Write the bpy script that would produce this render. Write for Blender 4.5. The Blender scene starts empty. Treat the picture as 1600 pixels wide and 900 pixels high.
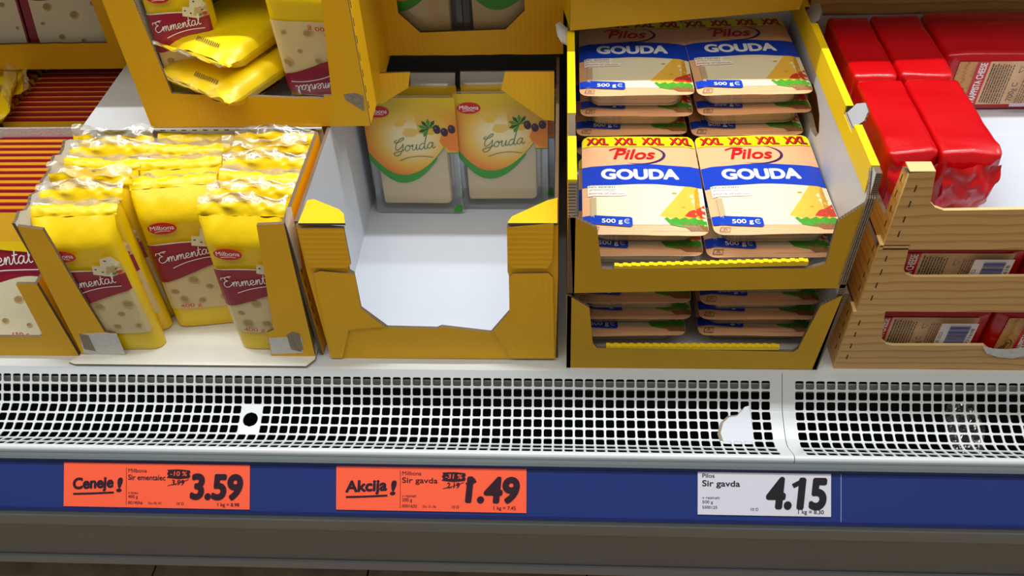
import bpy, math, random
from mathutils import Vector, Matrix, noise
from mathutils.geometry import tessellate_polygon

random.seed(7)
scene = bpy.context.scene
COL = scene.collection

# ------------------------------------------------------------------ camera
FPX, PITCH, YAW, ROLL = 1340.0, 44.3, 4.6, -3.0          # pixels at 1600x900, degrees
CAM = Vector((0.0037, -0.7099, 0.8217))
_p, _y, _r = math.radians(PITCH), math.radians(YAW), math.radians(ROLL)
FWD = Vector((-math.sin(_y)*math.cos(_p), math.cos(_y)*math.cos(_p), -math.sin(_p)))
_rt = Vector((math.cos(_y), math.sin(_y), 0.0))
_up = _rt.cross(FWD)
RIGHT = math.cos(_r)*_rt + math.sin(_r)*_up
UP = -math.sin(_r)*_rt + math.cos(_r)*_up
cam = bpy.data.objects.new('camera', bpy.data.cameras.new('camera'))
COL.objects.link(cam)
cam.data.sensor_fit = 'HORIZONTAL'
cam.data.sensor_width = 36.0
cam.data.lens = FPX/1600*36.0
cam.data.clip_start = 0.02
cam.matrix_world = Matrix(((RIGHT.x, UP.x, -FWD.x, CAM.x), (RIGHT.y, UP.y, -FWD.y, CAM.y),
                           (RIGHT.z, UP.z, -FWD.z, CAM.z), (0, 0, 0, 1)))
scene.camera = cam

# ------------------------------------------------------------------ light
world = bpy.data.worlds.new('store_ambient'); scene.world = world
world.use_nodes = True
bg = world.node_tree.nodes['Background']
bg.inputs[0].default_value = (1.0, 0.95, 0.88, 1); bg.inputs[1].default_value = 0.20

def area_light(name, loc, sx, sy, power, color, aim=None):
    l = bpy.data.lights.new(name, 'AREA'); l.shape = 'RECTANGLE'; l.size = sx; l.size_y = sy
    l.energy = power; l.color = color
    o = bpy.data.objects.new(name, l); COL.objects.link(o); o.location = loc
    if aim is not None:
        o.rotation_euler = (Vector(aim)-Vector(loc)).to_track_quat('-Z', 'Y').to_euler()
    return o
area_light('canopy_led_strip', (0.0, 0.246, 1.75), 3.6, 0.03, 60, (0.93, 0.97, 1.0))
area_light('aisle_ceiling_light', (-0.2, -0.80, 2.7), 4.0, 0.8, 44, (1.0, 0.96, 0.90), (-0.2, -0.2, 0.0))

vs = scene.view_settings
vs.view_transform = 'Standard'; vs.look = 'None'; vs.exposure = -0.18; vs.gamma = 1.0
vs.use_curve_mapping = False

# ------------------------------------------------------------------ pixel -> place
def ray(px, py):
    return FWD + RIGHT*((px-800)/FPX) - UP*((py-450)/FPX)
def onz(px, py, z):
    d = ray(px, py); return CAM + d*((z-CAM.z)/d.z)
def ony(px, py, y):
    d = ray(px, py); return CAM + d*((y-CAM.y)/d.y)
def onx(px, py, x):
    d = ray(px, py); return CAM + d*((x-CAM.x)/d.x)
def onplane(px, py, o, n):
    d = ray(px, py); return CAM + d*((Vector(o)-CAM).dot(n)/d.dot(n))

# ------------------------------------------------------------------ materials
def lin(c):
    def f(v):
        v /= 255.0
        return v/12.92 if v <= 0.04045 else ((v+0.055)/1.055)**2.4
    return (f(c[0]), f(c[1]), f(c[2]), 1.0)

MATS = {}
def pm(name, rgb, rough=0.5, spec=0.5, metal=0.0, coat=0.0, noise_amt=0.0, noise_scale=40.0, bump=0.0, bump_scale=200.0):
    if name in MATS: return MATS[name]
    m = bpy.data.materials.new(name); m.use_nodes = True
    nt = m.node_tree; b = nt.nodes['Principled BSDF']
    b.inputs['Base Color'].default_value = lin(rgb)
    b.inputs['Roughness'].default_value = rough
    b.inputs['Specular IOR Level'].default_value = spec
    b.inputs['Metallic'].default_value = metal
    b.inputs['Coat Weight'].default_value = coat
    if noise_amt or bump:
        tc = nt.nodes.new('ShaderNodeTexCoord')
    if noise_amt:
        n = nt.nodes.new('ShaderNodeTexNoise'); n.inputs['Scale'].default_value = noise_scale
        n.inputs['Detail'].default_value = 5
        nt.links.new(tc.outputs['Object'], n.inputs['Vector'])
        mx = nt.nodes.new('ShaderNodeMix'); mx.data_type = 'RGBA'
        c = lin(rgb)
        mx.inputs[6].default_value = tuple(v*(1-noise_amt) for v in c[:3])+(1,)
        mx.inputs[7].default_value = tuple(min(1, v*(1+noise_amt)) for v in c[:3])+(1,)
        nt.links.new(n.outputs['Fac'], mx.inputs[0])
        nt.links.new(mx.outputs[2], b.inputs['Base Color'])
    if bump:
        n2 = nt.nodes.new('ShaderNodeTexNoise'); n2.inputs['Scale'].default_value = bump_scale
        n2.inputs['Detail'].default_value = 4
        nt.links.new(tc.outputs['Object'], n2.inputs['Vector'])
        bp = nt.nodes.new('ShaderNodeBump'); bp.inputs['Strength'].default_value = bump
        bp.inputs['Distance'].default_value = 0.002
        nt.links.new(n2.outputs['Fac'], bp.inputs['Height'])
        nt.links.new(bp.outputs['Normal'], b.inputs['Normal'])
    MATS[name] = m
    return m

def card(name, rgb, axis='X', period=0.0068, strength=0.25, rough=0.55, amt=0.06):
    """printed corrugated board: flutes show as faint ribs"""
    m = pm(name, rgb, rough, 0.4, noise_amt=amt, noise_scale=14)
    nt = m.node_tree; b = nt.nodes['Principled BSDF']
    tc = nt.nodes.new('ShaderNodeTexCoord')
    w = nt.nodes.new('ShaderNodeTexWave'); w.wave_type = 'BANDS'; w.bands_direction = axis
    w.inputs['Scale'].default_value = 2*math.pi/period/20.0
    w.inputs['Distortion'].default_value = 0.6; w.inputs['Detail'].default_value = 1.0
    w.inputs['Detail Scale'].default_value = 2.0
    nt.links.new(tc.outputs['Object'], w.inputs['Vector'])
    bp = nt.nodes.new('ShaderNodeBump'); bp.inputs['Strength'].default_value = strength
    bp.inputs['Distance'].default_value = 0.0006
    nt.links.new(w.outputs['Fac'], bp.inputs['Height'])
    nt.links.new(bp.outputs['Normal'], b.inputs['Normal'])
    return m

def clear(name, tint=(245, 248, 248), gloss=0.22, rough=0.08, body=0.10):
    """thin clear plastic film"""
    m = bpy.data.materials.new(name); m.use_nodes = True
    nt = m.node_tree; nt.nodes.clear()
    out = nt.nodes.new('ShaderNodeOutputMaterial')
    tr = nt.nodes.new('ShaderNodeBsdfTransparent'); tr.inputs[0].default_value = (0.97, 0.97, 0.97, 1)
    df = nt.nodes.new('ShaderNodeBsdfDiffuse'); df.inputs[0].default_value = lin(tint)
    gl = nt.nodes.new('ShaderNodeBsdfGlossy'); gl.inputs[0].default_value = (1, 1, 1, 1); gl.inputs[1].default_value = rough
    lw = nt.nodes.new('ShaderNodeLayerWeight'); lw.inputs[0].default_value = 0.35
    ma = nt.nodes.new('ShaderNodeMath'); ma.operation = 'MULTIPLY_ADD'
    ma.inputs[1].default_value = 0.5; ma.inputs[2].default_value = gloss
    nt.links.new(lw.outputs['Fresnel'], ma.inputs[0])
    m1 = nt.nodes.new('ShaderNodeMixShader'); m1.inputs[0].default_value = body
    nt.links.new(tr.outputs[0], m1.inputs[1]); nt.links.new(df.outputs[0], m1.inputs[2])
    m2 = nt.nodes.new('ShaderNodeMixShader')
    nt.links.new(ma.outputs[0], m2.inputs[0]); nt.links.new(m1.outputs[0], m2.inputs[1]); nt.links.new(gl.outputs[0], m2.inputs[2])
    nt.links.new(m2.outputs[0], out.inputs[0])
    MATS[name] = m
    return m

def wood_print(name, light, dark, axis='Z', uv=False, scale=1.0):
    """pine-board print: long grain lines running across"""
    m = bpy.data.materials.new(name); m.use_nodes = True
    nt = m.node_tree; b = nt.nodes['Principled BSDF']
    b.inputs['Roughness'].default_value = 0.42
    tc = nt.nodes.new('ShaderNodeTexCoord')
    mp = nt.nodes.new('ShaderNodeMapping')
    nt.links.new(tc.outputs['UV' if uv else 'Object'], mp.inputs['Vector'])
    mp.inputs['Scale'].default_value = (0.22*scale, 0.22*scale, 1.0*scale) if axis == 'Z' else (0.18*scale, 1.0*scale, 1.0*scale)
    w = nt.nodes.new('ShaderNodeTexWave'); w.wave_type = 'BANDS'; w.bands_direction = axis
    w.wave_profile = 'SAW'
    w.inputs['Scale'].default_value = 26.0 if not uv else 4.0
    w.inputs['Distortion'].default_value = 5.0; w.inputs['Detail'].default_value = 2.5
    w.inputs['Detail Scale'].default_value = 1.2 if not uv else 1.0
    nt.links.new(mp.outputs[0], w.inputs['Vector'])
    r = nt.nodes.new('ShaderNodeValToRGB')
    r.color_ramp.elements[0].position = 0.0; r.color_ramp.elements[0].color = lin(light)
    r.color_ramp.elements[1].position = 1.0; r.color_ramp.elements[1].color = lin(dark)
    e = r.color_ramp.elements.new(0.62); e.color = lin(tuple(0.85*a+0.15*d for a, d in zip(light, dark)))
    nt.links.new(w.outputs['Fac'], r.inputs[0])
    nt.links.new(r.outputs[0], b.inputs['Base Color'])
    MATS[name] = m
    return m

def radial_print(name):
    """cream centre running out to orange, yellow at the top edge (sleeve print)"""
    m = bpy.data.materials.new(name); m.use_nodes = True
    nt = m.node_tree; b = nt.nodes['Principled BSDF']; b.inputs['Roughness'].default_value = 0.3
    tc = nt.nodes.new('ShaderNodeTexCoord')
    mp = nt.nodes.new('ShaderNodeMapping')
    mp.inputs['Location'].default_value = (-0.50/0.62, -0.66/0.36, 0); mp.inputs['Scale'].default_value = (1/0.62, 1/0.36, 0)
    nt.links.new(tc.outputs['UV'], mp.inputs['Vector'])
    ln = nt.nodes.new('ShaderNodeVectorMath'); ln.operation = 'LENGTH'
    nt.links.new(mp.outputs[0], ln.inputs[0])
    r = nt.nodes.new('ShaderNodeValToRGB')
    r.color_ramp.elements[0].position = 0.25; r.color_ramp.elements[0].color = lin((245, 228, 175))
    r.color_ramp.elements[1].position = .95; r.color_ramp.elements[1].color = lin((232, 100, 4))
    e = r.color_ramp.elements.new(0.60); e.color = lin((240, 186, 62))
    nt.links.new(ln.outputs['Value'], r.inputs[0])
    sp = nt.nodes.new('ShaderNodeSeparateXYZ'); nt.links.new(tc.outputs['UV'], sp.inputs[0])
    mr = nt.nodes.new('ShaderNodeMapRange'); mr.inputs[1].default_value = 0.74; mr.inputs[2].default_value = 0.93
    nt.links.new(sp.outputs['Y'], mr.inputs[0])
    mx = nt.nodes.new('ShaderNodeMix'); mx.data_type = 'RGBA'; mx.inputs[7].default_value = lin((226, 190, 40))
    nt.links.new(mr.outputs[0], mx.inputs[0]); nt.links.new(r.outputs[0], mx.inputs[6])
    nt.links.new(mx.outputs[2], b.inputs['Base Color'])
    MATS[name] = m
    return m

Y_D = card('yellow_board', (246, 186, 6))
Y_DH = card('yellow_board_flap', (246, 184, 6), 'Z', 0.0075, 0.5)
Y_B = card('yellow_board_ribbed', (240, 182, 8))
Y_E = card('mustard_board', (206, 158, 0), 'X', 0.004, 0.10)
Y_E2 = card('bright_yellow_board', (246, 206, 0), 'Y', 0.006, 0.15)
WHITE_IN = card('white_board', (206, 211, 219), 'Y', 0.006, 0.10, 0.45, 0.03)
GREY_IN = card('grey_white_board', (205, 205, 205), 'Y', 0.006, 0.10, 0.5, 0.04)
BROWN = card('corrugated_edge', (112, 92, 72), 'Z', 0.0025, 1.0, 0.9, 0.5)
BROWN_T = pm('torn_brown_board', (150, 136, 118), 0.95, noise_amt=0.45, noise_scale=260, bump=0.8, bump_scale=400)
TORN = pm('torn_paper', (222, 220, 214), 0.9, noise_amt=0.12, noise_scale=200, bump=0.6, bump_scale=300)
TABG = pm('grey_tab', (172, 174, 174), .6, noise_amt=.06)
DARKCUT = pm('cut_mark', (60, 45, 25), 0.9)
WOOD = wood_print('pine_print', (216, 172, 104), (188, 132, 64), 'Z')
WOODTOP = pm('pine_print_pale', (226, 192, 128), 0.5, noise_amt=0.05)
FILM = clear('clear_film', (245, 248, 248), 0.04, 0.08, 0.03)
FILM_T = clear('clear_tray', (235, 240, 240), 0.08, 0.12, 0.10)
FILM_C = clear('crinkled_clear_film', (246, 238, 205), 0.13, 0.13, 0.24)
BAG = pm('yellow_bag_film', (240, 202, 4), 0.32, 0.5, bump=0.35, bump_scale=60)
BAGP = pm('yellow_print', (250, 212, 6), 0.3)
CRIM = pm('crimson_print', (150, 18, 48), 0.32)
CRIMD = pm('deep_red_film', (150, 16, 26), 0.3)
CHEESE = pm('pale_cheese', (226, 203, 150), 0.45, noise_amt=0.06, noise_scale=60)
CHEESE2 = pm('cream_cheese', (236, 226, 190), 0.45, noise_amt=0.03, noise_scale=60)
CHEESE3 = pm('gouda_slices', (232, 208, 156), 0.5, noise_amt=0.04, noise_scale=90)
HOLE1 = pm('cheese_hole_shade', (178, 146, 92), 0.6)  # shade inside the cheese holes, painted as a darker tone
HOLE2 = pm('cheese_shade_pale', (206, 180, 124), 0.6)  # paler tone of the painted hole shading
WHITEP = pm('white_print', (245, 245, 240), 0.4)
REDP = pm('red_print', (205, 20, 28), 0.35)
ORP = pm('orange_print', (238, 132, 24), 0.35)
GRN = pm('green_print', (58, 150, 42), 0.35)
GRND = pm('dark_green_print', (26, 92, 38), 0.4)
SCRG = pm('script_green_print', (62, 112, 58), .4)
GRNL = pm('lettuce_print', (72, 160, 44), 0.4, noise_amt=0.5, noise_scale=500)
PURP = pm('grape_print', (62, 20, 42), 0.3)
PURP2 = pm('violet_print', (60, 30, 95), 0.4)
PEACH = wood_print('peach_wood_print', (244, 190, 142), (222, 152, 102), 'Y', True, 6.0)
BLUEP = pm('blue_print', (16, 62, 186), 0.32)
YELX = pm('lemon_print', (244, 232, 22), 0.35)
WEDGE = pm('cheese_wedge_print', (240, 190, 70), 0.4, noise_amt=0.08, noise_scale=30)
WEDGE2 = pm('cheese_wedge_shade_print', (216, 156, 44), 0.4)
TOMATO = pm('tomato_print', (206, 60, 36), 0.4, noise_amt=0.3, noise_scale=250)
BREAD = pm('bread_print', (150, 96, 50), 0.5, noise_amt=0.5, noise_scale=500)
LIGHTLBL = pm('pale_label_print', (250, 238, 222), 0.4)
REDFILM = pm('red_wrap_film', (200, 6, 14), 0.22, 0.6, coat=0.2, bump=0.8, bump_scale=30)
LBL = pm('beige_label_print', (232, 188, 140), 0.45)
LBLW = wood_print('wood_label_print', (216, 160, 92), (176, 112, 48), 'X', True, 5.0)
INK = pm('black_ink', (28, 24, 30), 0.5)
INKB = pm('brown_ink', (70, 45, 30), 0.5)
INKBL = pm('barcode_ink', (40, 50, 130), 0.5)
LILAC = pm('lilac_print', (206, 178, 190), 0.5)
BARW = pm('barcode_ground', (222, 212, 206), 0.5)
PAINT = pm('white_enamel', (208, 213, 213), 0.28, 0.5, noise_amt=0.02)
GREYM = pm('grey_sheet_metal', (150, 148, 144), 0.5)
BLACKV = pm('dark_cavity', (10, 10, 11), 0.8)
ALU = pm('grey_bumper_plastic', (92, 100, 102), 0.35)
GREYP = pm('dark_grey_plastic', (96, 102, 105), 0.42, noise_amt=0.05)
GREYD = pm('charcoal_panel', (78, 82, 82), 0.5, noise_amt=0.06, noise_scale=8)
BLUER = pm('navy_rail', (34, 52, 116), 0.3, 0.5, noise_amt=0.06, noise_scale=10)
BLUEE = pm('navy_rail_edge', (24, 36, 92), 0.3)
TAGO = pm('orange_tag_paper', (255, 98, 64), 0.45)
TAGW = pm('white_tag_paper', (214, 212, 224), 0.45)
TAGINK = pm('tag_ink', (44, 16, 34), 0.5)
SCRATCH = pm('scratch', (120, 132, 170), 0.5)
TILE = pm('floor_tile_stone', (206, 182, 154), 0.5, noise_amt=0.5, noise_scale=26)
GROUT = pm('tile_joint', (38, 32, 28), 0.9)
GOUDAP = radial_print('orange_sleeve_print')

# ------------------------------------------------------------------ objects
def tag(o, label=None, cat=None, group=None, kind=None):
    if label: o['label'] = label
    if cat: o['category'] = cat
    if group: o['group'] = group
    if kind: o['kind'] = kind
    return o
def thing(name, label, cat, loc=(0, 0, 0), rot=(0, 0, 0), group=None):
    o = bpy.data.objects.new(name, None); COL.objects.link(o)
    o.empty_display_size = 0.02; o.location = loc; o.rotation_euler = rot
    return tag(o, label, cat, group)
def dup(root, loc, rot, label, group=None):
    r = root.copy(); COL.objects.link(r); r.location = loc; r.rotation_euler = rot
    r['label'] = label
    if group: r['group'] = group
    for ch in list(root.children):
        c = ch.copy(); COL.objects.link(c); c.parent = r
        for g in ch.children:
            d = g.copy(); COL.objects.link(d); d.parent = c
    return r

class MB:
    """collects faces with a material each"""
    def __init__(s): s.v = []; s.f = []; s.m = []; s.mats = []; s.uv = []
    def mi(s, mat):
        if mat not in s.mats: s.mats.append(mat)
        return s.mats.index(mat)
    def add(s, verts, faces, mat, uvs=None):
        b = len(s.v); s.v += [tuple(v) for v in verts]
        s.uv += uvs if uvs else [(0.0, 0.0)]*len(verts)
        k = s.mi(mat)
        for f in faces:
            s.f.append(tuple(i+b for i in f)); s.m.append(k)
    def build(s, name, parent=None, smooth=False, off=None):
        me = bpy.data.meshes.new(name)
        o0 = Vector(off) if off is not None else Vector((0, 0, 0))
        me.from_pydata([tuple(Vector(v)-o0) for v in s.v], [], s.f)
        for m in s.mats: me.materials.append(m)
        me.polygons.foreach_set('material_index', s.m)
        if smooth: me.polygons.foreach_set('use_smooth', [True]*len(s.f))
        uvl = me.uv_layers.new(name='print')
        uvl.data.foreach_set('uv', [c for l in me.loops for c in s.uv[l.vertex_index]])
        me.update()
        o = bpy.data.objects.new(name, me); COL.objects.link(o)
        if parent: o.parent = parent
        return o
    def box(s, lo, hi, mat):
        x0, y0, z0 = lo; x1, y1, z1 = hi
        s.add([(x0,y0,z0),(x1,y0,z0),(x1,y1,z0),(x0,y1,z0),(x0,y0,z1),(x1,y0,z1),(x1,y1,z1),(x0,y1,z1)],
              [(0,3,2,1),(4,5,6,7),(0,1,5,4),(1,2,6,5),(2,3,7,6),(3,0,4,7)], mat)
    def slab(s, outline, origin, U, V, th, mf, mb, me, holes=()):
        """flat board: outline in (U,V); face towards UxV gets mf, the back mb, the cut edge me"""
        O = Vector(origin); U = Vector(U); V = Vector(V); N = U.cross(V).normalized()
        loops = [list(outline)] + [list(h) for h in holes]
        flat = [p for lp in loops for p in lp]
        tris = tessellate_polygon([[Vector((p[0], p[1], 0)) for p in lp] for lp in loops])
        P = [O+U*p[0]+V*p[1] for p in flat]; Q = [p-N*th for p in P]
        ft = []
        for t in tris:
            a, b, c = (flat[i] for i in t)
            cr = (b[0]-a[0])*(c[1]-a[1])-(b[1]-a[1])*(c[0]-a[0])
            ft.append(tuple(t) if cr > 0 else (t[0], t[2], t[1]))
        s.add(P, ft, mf); s.add(Q, [(t[0], t[2], t[1]) for t in ft], mb)
        st = 0
        for k, lp in enumerate(loops):
            n = len(lp)
            ar = sum(lp[i][0]*lp[(i+1) % n][1]-lp[(i+1) % n][0]*lp[i][1] for i in range(n))
            fs = []
            for i in range(n):
                j = (i+1) % n
                q = (i, n+i, n+j, j)
                if (ar < 0) != (k > 0): q = q[::-1]
                fs.append(q)
            s.add(P[st:st+n]+Q[st:st+n], fs, me)
            st += n

def board(name, parent, outline, origin, U, V, th, mf, mb=None, me=None, holes=(), extra=None):
    b = MB(); b.slab(outline, origin, U, V, th, mf, mb or mf, me or BROWN, holes)
    if extra: extra(b)
    return b.build(name, parent, off=parent.location)
XZ = ((1, 0, 0), (0, 0, 1))          # faces -y (towards the shopper)
def front_board(name, parent, y, pts, th=0.004, mf=Y_D, mb=WHITE_IN, me=None, holes=()):
    return board(name, parent, pts, (0, y, 0), *XZ, th, mf, mb, me, holes)
def side_board(name, parent, x, pts, th=0.004, outside='R', mo=Y_D, mi_=WHITE_IN, me=None, holes=()):
    """board in the y,z plane whose outer face looks to +x ('R') or -x ('L')"""
    if outside == 'R':
        return board(name, parent, pts, (x, 0, 0), (0, 1, 0), (0, 0, 1), th, mo, mi_, me, holes)
    q = [(-p[0], p[1]) for p in pts]; hq = [[(-p[0], p[1]) for p in h] for h in holes]
    return board(name, parent, q, (x, 0, 0), (0, -1, 0), (0, 0, 1), th, mo, mi_, me, hq)
def px_front(y, pts):
    return [(lambda v: (v.x, v.z))(ony(a, b, y)) for a, b in pts]
def jag(p, q, n, amp, seed=0):
    """torn edge between two 2D points"""
    r = random.Random(seed); out = []
    for i in range(1, n):
        t = i/n
        out.append((p[0]+(q[0]-p[0])*t+r.uniform(-amp, amp), p[1]+(q[1]-p[1])*t+r.uniform(-amp, amp)))
    return out

# ------------------------------------------------------------------ lettering and print
_tc = {}
def glyphs(body, bold=0.0):
    key = (body, bold)
    if key not in _tc:
        cu = bpy.data.curves.new('lettering', 'FONT'); cu.body = body; cu.size = 1.0
        cu.resolution_u = 6; cu.offset = bold; cu.fill_mode = 'FRONT'
        o = bpy.data.objects.new('lettering', cu)
        me = o.to_mesh()
        v = [(p.co.x, p.co.y) for p in me.vertices]; f = [tuple(p.vertices) for p in me.polygons]
        o.to_mesh_clear(); bpy.data.objects.remove(o); bpy.data.curves.remove(cu)
        _tc[key] = (v, f)
    return _tc[key]
CAPH = max(p[1] for p in glyphs('H')[0])

def crom(pts, n=6):
    if len(pts) < 3:
        return list(pts)
    P = [pts[0]]+list(pts)+[pts[-1]]; out = []
    for i in range(1, len(P)-2):
        p0, p1, p2, p3 = P[i-1], P[i], P[i+1], P[i+2]
        for k in range(n):
            t = k/n
            out.append(tuple(0.5*((2*p1[d])+(-p0[d]+p2[d])*t+(2*p0[d]-5*p1[d]+4*p2[d]-p3[d])*t*t+(-p0[d]+3*p1[d]-3*p2[d]+p3[d])*t**3) for d in (0, 1)))
    out.append(tuple(pts[-1]))
    return out

class Print:
    """flat print laid on a surface S(u, v, lift) -> point; u, v in metres"""
    def __init__(s, S, W, H, du=0.0, dv=0.0):
        s.S = S; s.b = MB(); s.W = W; s.H = H; s.du = du; s.dv = dv; s.k = 0; s.base = 0.0004; s.maxe = None
    def _lift(s):
        s.k += 1; return s.base+0.00004*s.k
    def _put(s, pts, faces, mat, lift):
        uv = [((p[0]-s.du)/s.W, (p[1]-s.dv)/s.H) for p in pts]
        s.b.add([s.S(p[0], p[1], lift) for p in pts], faces, mat, uv)
    def poly(s, pts, mat):
        tr = tessellate_polygon([[Vector((p[0], p[1], 0)) for p in pts]])
        s._tris([tuple(tuple(pts[i]) for i in t) for t in tr], mat, s._lift())
    def _tris(s, tl, mat, lift):
        """triangles, split where the surface below may bend"""
        P = []
        def sub(a, b, c, d):
            L = max(math.dist(a, b), math.dist(b, c), math.dist(c, a))
            if s.maxe and L > s.maxe and d < 7:
                e = [(math.dist(a, b), a, b, c), (math.dist(b, c), b, c, a), (math.dist(c, a), c, a, b)]
                _, p, q, r = max(e, key=lambda t: t[0]); m = ((p[0]+q[0])/2, (p[1]+q[1])/2)
                sub(p, m, r, d+1); sub(m, q, r, d+1)
            else: P.extend((a, b, c))
        for a, b, c in tl:
            if (b[0]-a[0])*(c[1]-a[1])-(b[1]-a[1])*(c[0]-a[0]) < 0: b, c = c, b
            sub(a, b, c, 0)
        s._put(P, [(i, i+1, i+2) for i in range(0, len(P), 3)], mat, lift)
    def band(s, u0, u1, lo, hi, mat, nu=14, nv=4):
        f = lambda g, u: g(u) if callable(g) else g
        pts = []; fs = []
        for i in range(nu+1):
            u = u0+(u1-u0)*i/nu
            for j in range(nv+1):
                pts.append((u, f(lo, u)+(f(hi, u)-f(lo, u))*j/nv))
        for i in range(nu):
            for j in range(nv):
                a = i*(nv+1)+j; fs.append((a, a+nv+1, a+nv+2, a+1))
        s._put(pts, fs, mat, s._lift())
    def ellipse(s, cu, cv, ru, rv, mat, rot=0.0, n=18):
        c, q = math.cos(rot), math.sin(rot)
        pts = [(cu, cv)]; K = 1 if ru < .006 else 4
        for k in range(1, K+1):
            f = k/K
            pts += [(cu+f*(ru*math.cos(a)*c-rv*math.sin(a)*q), cv+f*(ru*math.cos(a)*q+rv*math.sin(a)*c)) for a in (2*math.pi*i/n for i in range(n))]
        fs = [(0, i+1, (i+1) % n+1) for i in range(n)]
        for k in range(K-1):
            fs += [(1+k*n+i, 1+(k+1)*n+i, 1+(k+1)*n+(i+1) % n, 1+k*n+(i+1) % n) for i in range(n)]
        s._put(pts, fs, mat, s._lift())
    def ring(s, cu, cv, r0, r1, a0, a1, mat, sy=1.0, n=16, taper=False):
        pts = []; fs = []
        for i in range(n+1):
            t = i/n; a = math.radians(a0+(a1-a0)*t); rr = r1
            if taper: rr = r0+(r1-r0)*math.sin(math.pi*min(1, t*1.0))**0.8+0.0001
            pts += [(cu+r0*math.cos(a), cv+sy*r0*math.sin(a)), (cu+rr*math.cos(a), cv+sy*rr*math.sin(a))]
        for i in range(n): fs.append((2*i, 2*i+1, 2*i+3, 2*i+2))
        s._put(pts, fs, mat, s._lift())
    def stroke(s, pts, w, mat, smooth=True, lift=None):
        P = crom(pts) if smooth else list(pts)
        L = []
        for i, p in enumerate(P):
            a = P[max(0, i-1)]; b = P[min(len(P)-1, i+1)]
            dx, dy = b[0]-a[0], b[1]-a[1]; d = math.hypot(dx, dy) or 1e-9
            ww = w*0.5
            L += [(p[0]-dy/d*ww, p[1]+dx/d*ww), (p[0]+dy/d*ww, p[1]-dx/d*ww)]
        s._put(L, [(2*i, 2*i+1, 2*i+3, 2*i+2) for i in range(len(P)-1)], mat, lift or s._lift())
    def text(s, body, u, v, h, mat, width=None, bold=0.0, shear=0.0, rot=0.0, align='L'):
        vs_, fs = glyphs(body)
        if not vs_: return
        x0 = min(p[0] for p in vs_); x1 = max(p[0] for p in vs_)
        sy = h/CAPH; sx = (width/(x1-x0)) if width else sy
        w = (x1-x0)*sx
        ox = {'L': 0, 'C': -w/2, 'R': -w}[align]
        c, q = math.cos(rot), math.sin(rot); lift = s._lift()
        e = bold*sy          # strokes thickened by overprinting in a small ring
        for n_, (dx, dy) in enumerate(((0, 0),) if bold < .008 else [(e*math.cos(k*math.pi/6), e*math.sin(k*math.pi/6)) for k in range(12 if h > .006 else 6)]):
            pts = []
            for p in vs_:
                a = (p[0]-x0)*sx+ox+shear*p[1]*sy+dx; b = p[1]*sy+dy
                pts.append((u+a*c-b*q, v+a*q+b*c))
            if s.maxe: s._tris([tuple(pts[i] for i in f) for f in fs if len(f) == 3], mat, lift+.000004*n_)
            else: s._put(pts, fs, mat, lift+.000004*n_)
    def script(s, word, u, v, xh, w, mat, shear=0.22, rot=0.0, sx=1.0):
        x = 0.0; lift = s._lift(); c, q = math.cos(rot), math.sin(rot)
        for ch in word:
            st, adv = SCRIPT[ch]
            for k in st:
                pts = [((x+p[0]*sx+shear*p[1])*xh, p[1]*xh) for p in k]
                s.stroke([(u+a*c-b*q, v+a*q+b*c) for a, b in pts], w, mat, True, lift)
            x += adv*sx
        return x*xh
    def build(s, name, parent): return s.b.build(name, parent)

SCRIPT = {
 'e': ([[(0,.3),(.42,.5),(.5,.8),(.3,1),(.06,.68),(.1,.2),(.34,0),(.75,.22)]], .72),
 'm': ([[(0,.3),(.16,.9),(.22,.8),(.18,0)], [(.18,.2),(.42,.92),(.58,.9),(.55,0)], [(.55,.2),(.8,.95),(.96,.85),(.93,.18),(1.06,0),(1.28,.25)]], 1.25),
 'n': ([[(0,.3),(.16,.9),(.22,.8),(.18,0)], [(.18,.2),(.45,.95),(.6,.85),(.57,.18),(.7,0),(.92,.25)]], .9),
 't': ([[(0,.3),(.26,1.2),(.3,1.75),(.22,.4),(.36,0),(.62,.25)], [(.02,1.12),(.6,1.22)]], .6),
 'a': ([[(.62,.88),(.34,1),(.06,.6),(.08,.14),(.3,0),(.58,.5),(.66,.98),(.6,.2),(.76,0),(.98,.25)]], .96),
 'l': ([[(0,.25),(.3,1.1),(.42,1.95),(.26,2.0),(.16,1.1),(.2,.15),(.36,0),(.55,.15)]], .55),
 'E': ([[(1.0,1.85),(.8,2.1),(.42,2.05),(.3,1.65),(.66,1.3)], [(.66,1.3),(.2,1.1),(.02,.5),(.28,0),(.75,.1),(1.12,.5)], [(-.25,1.55),(-.2,1.95),(.25,2.0),(.9,2.2),(1.25,2.15)]], 1.12),
 'G': ([[(.2,2.1),(-.1,1.8),(.2,1.6),(.9,2.0),(.98,2.35),(.6,2.2),(.15,1.4),(.05,.6),(.3,.35),(.75,.8),(.95,1.35)], [(.95,1.35),(.9,.4),(.55,-.5),(.1,-.65),(-.15,-.2),(.2,.0),(.8,.1),(1.2,.4)]], 1.15),
 'o': ([[(.4,1),(.08,.7),(.08,.15),(.34,0),(.6,.4),(.55,.85),(.36,1),(.5,.75),(.85,.8)]], .8),
 'u': ([[(0,.7),(.16,1),(.1,.25),(.25,0),(.5,.35),(.62,1),(.58,.2),(.7,0),(.92,.25)]], .9),
 'd': ([[(.62,.88),(.34,1),(.06,.6),(.08,.14),(.3,0),(.58,.5),(.75,1.6),(.85,2.4),(.68,1.2),(.62,.2),(.76,0),(.98,.25)]], .96),
}

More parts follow.
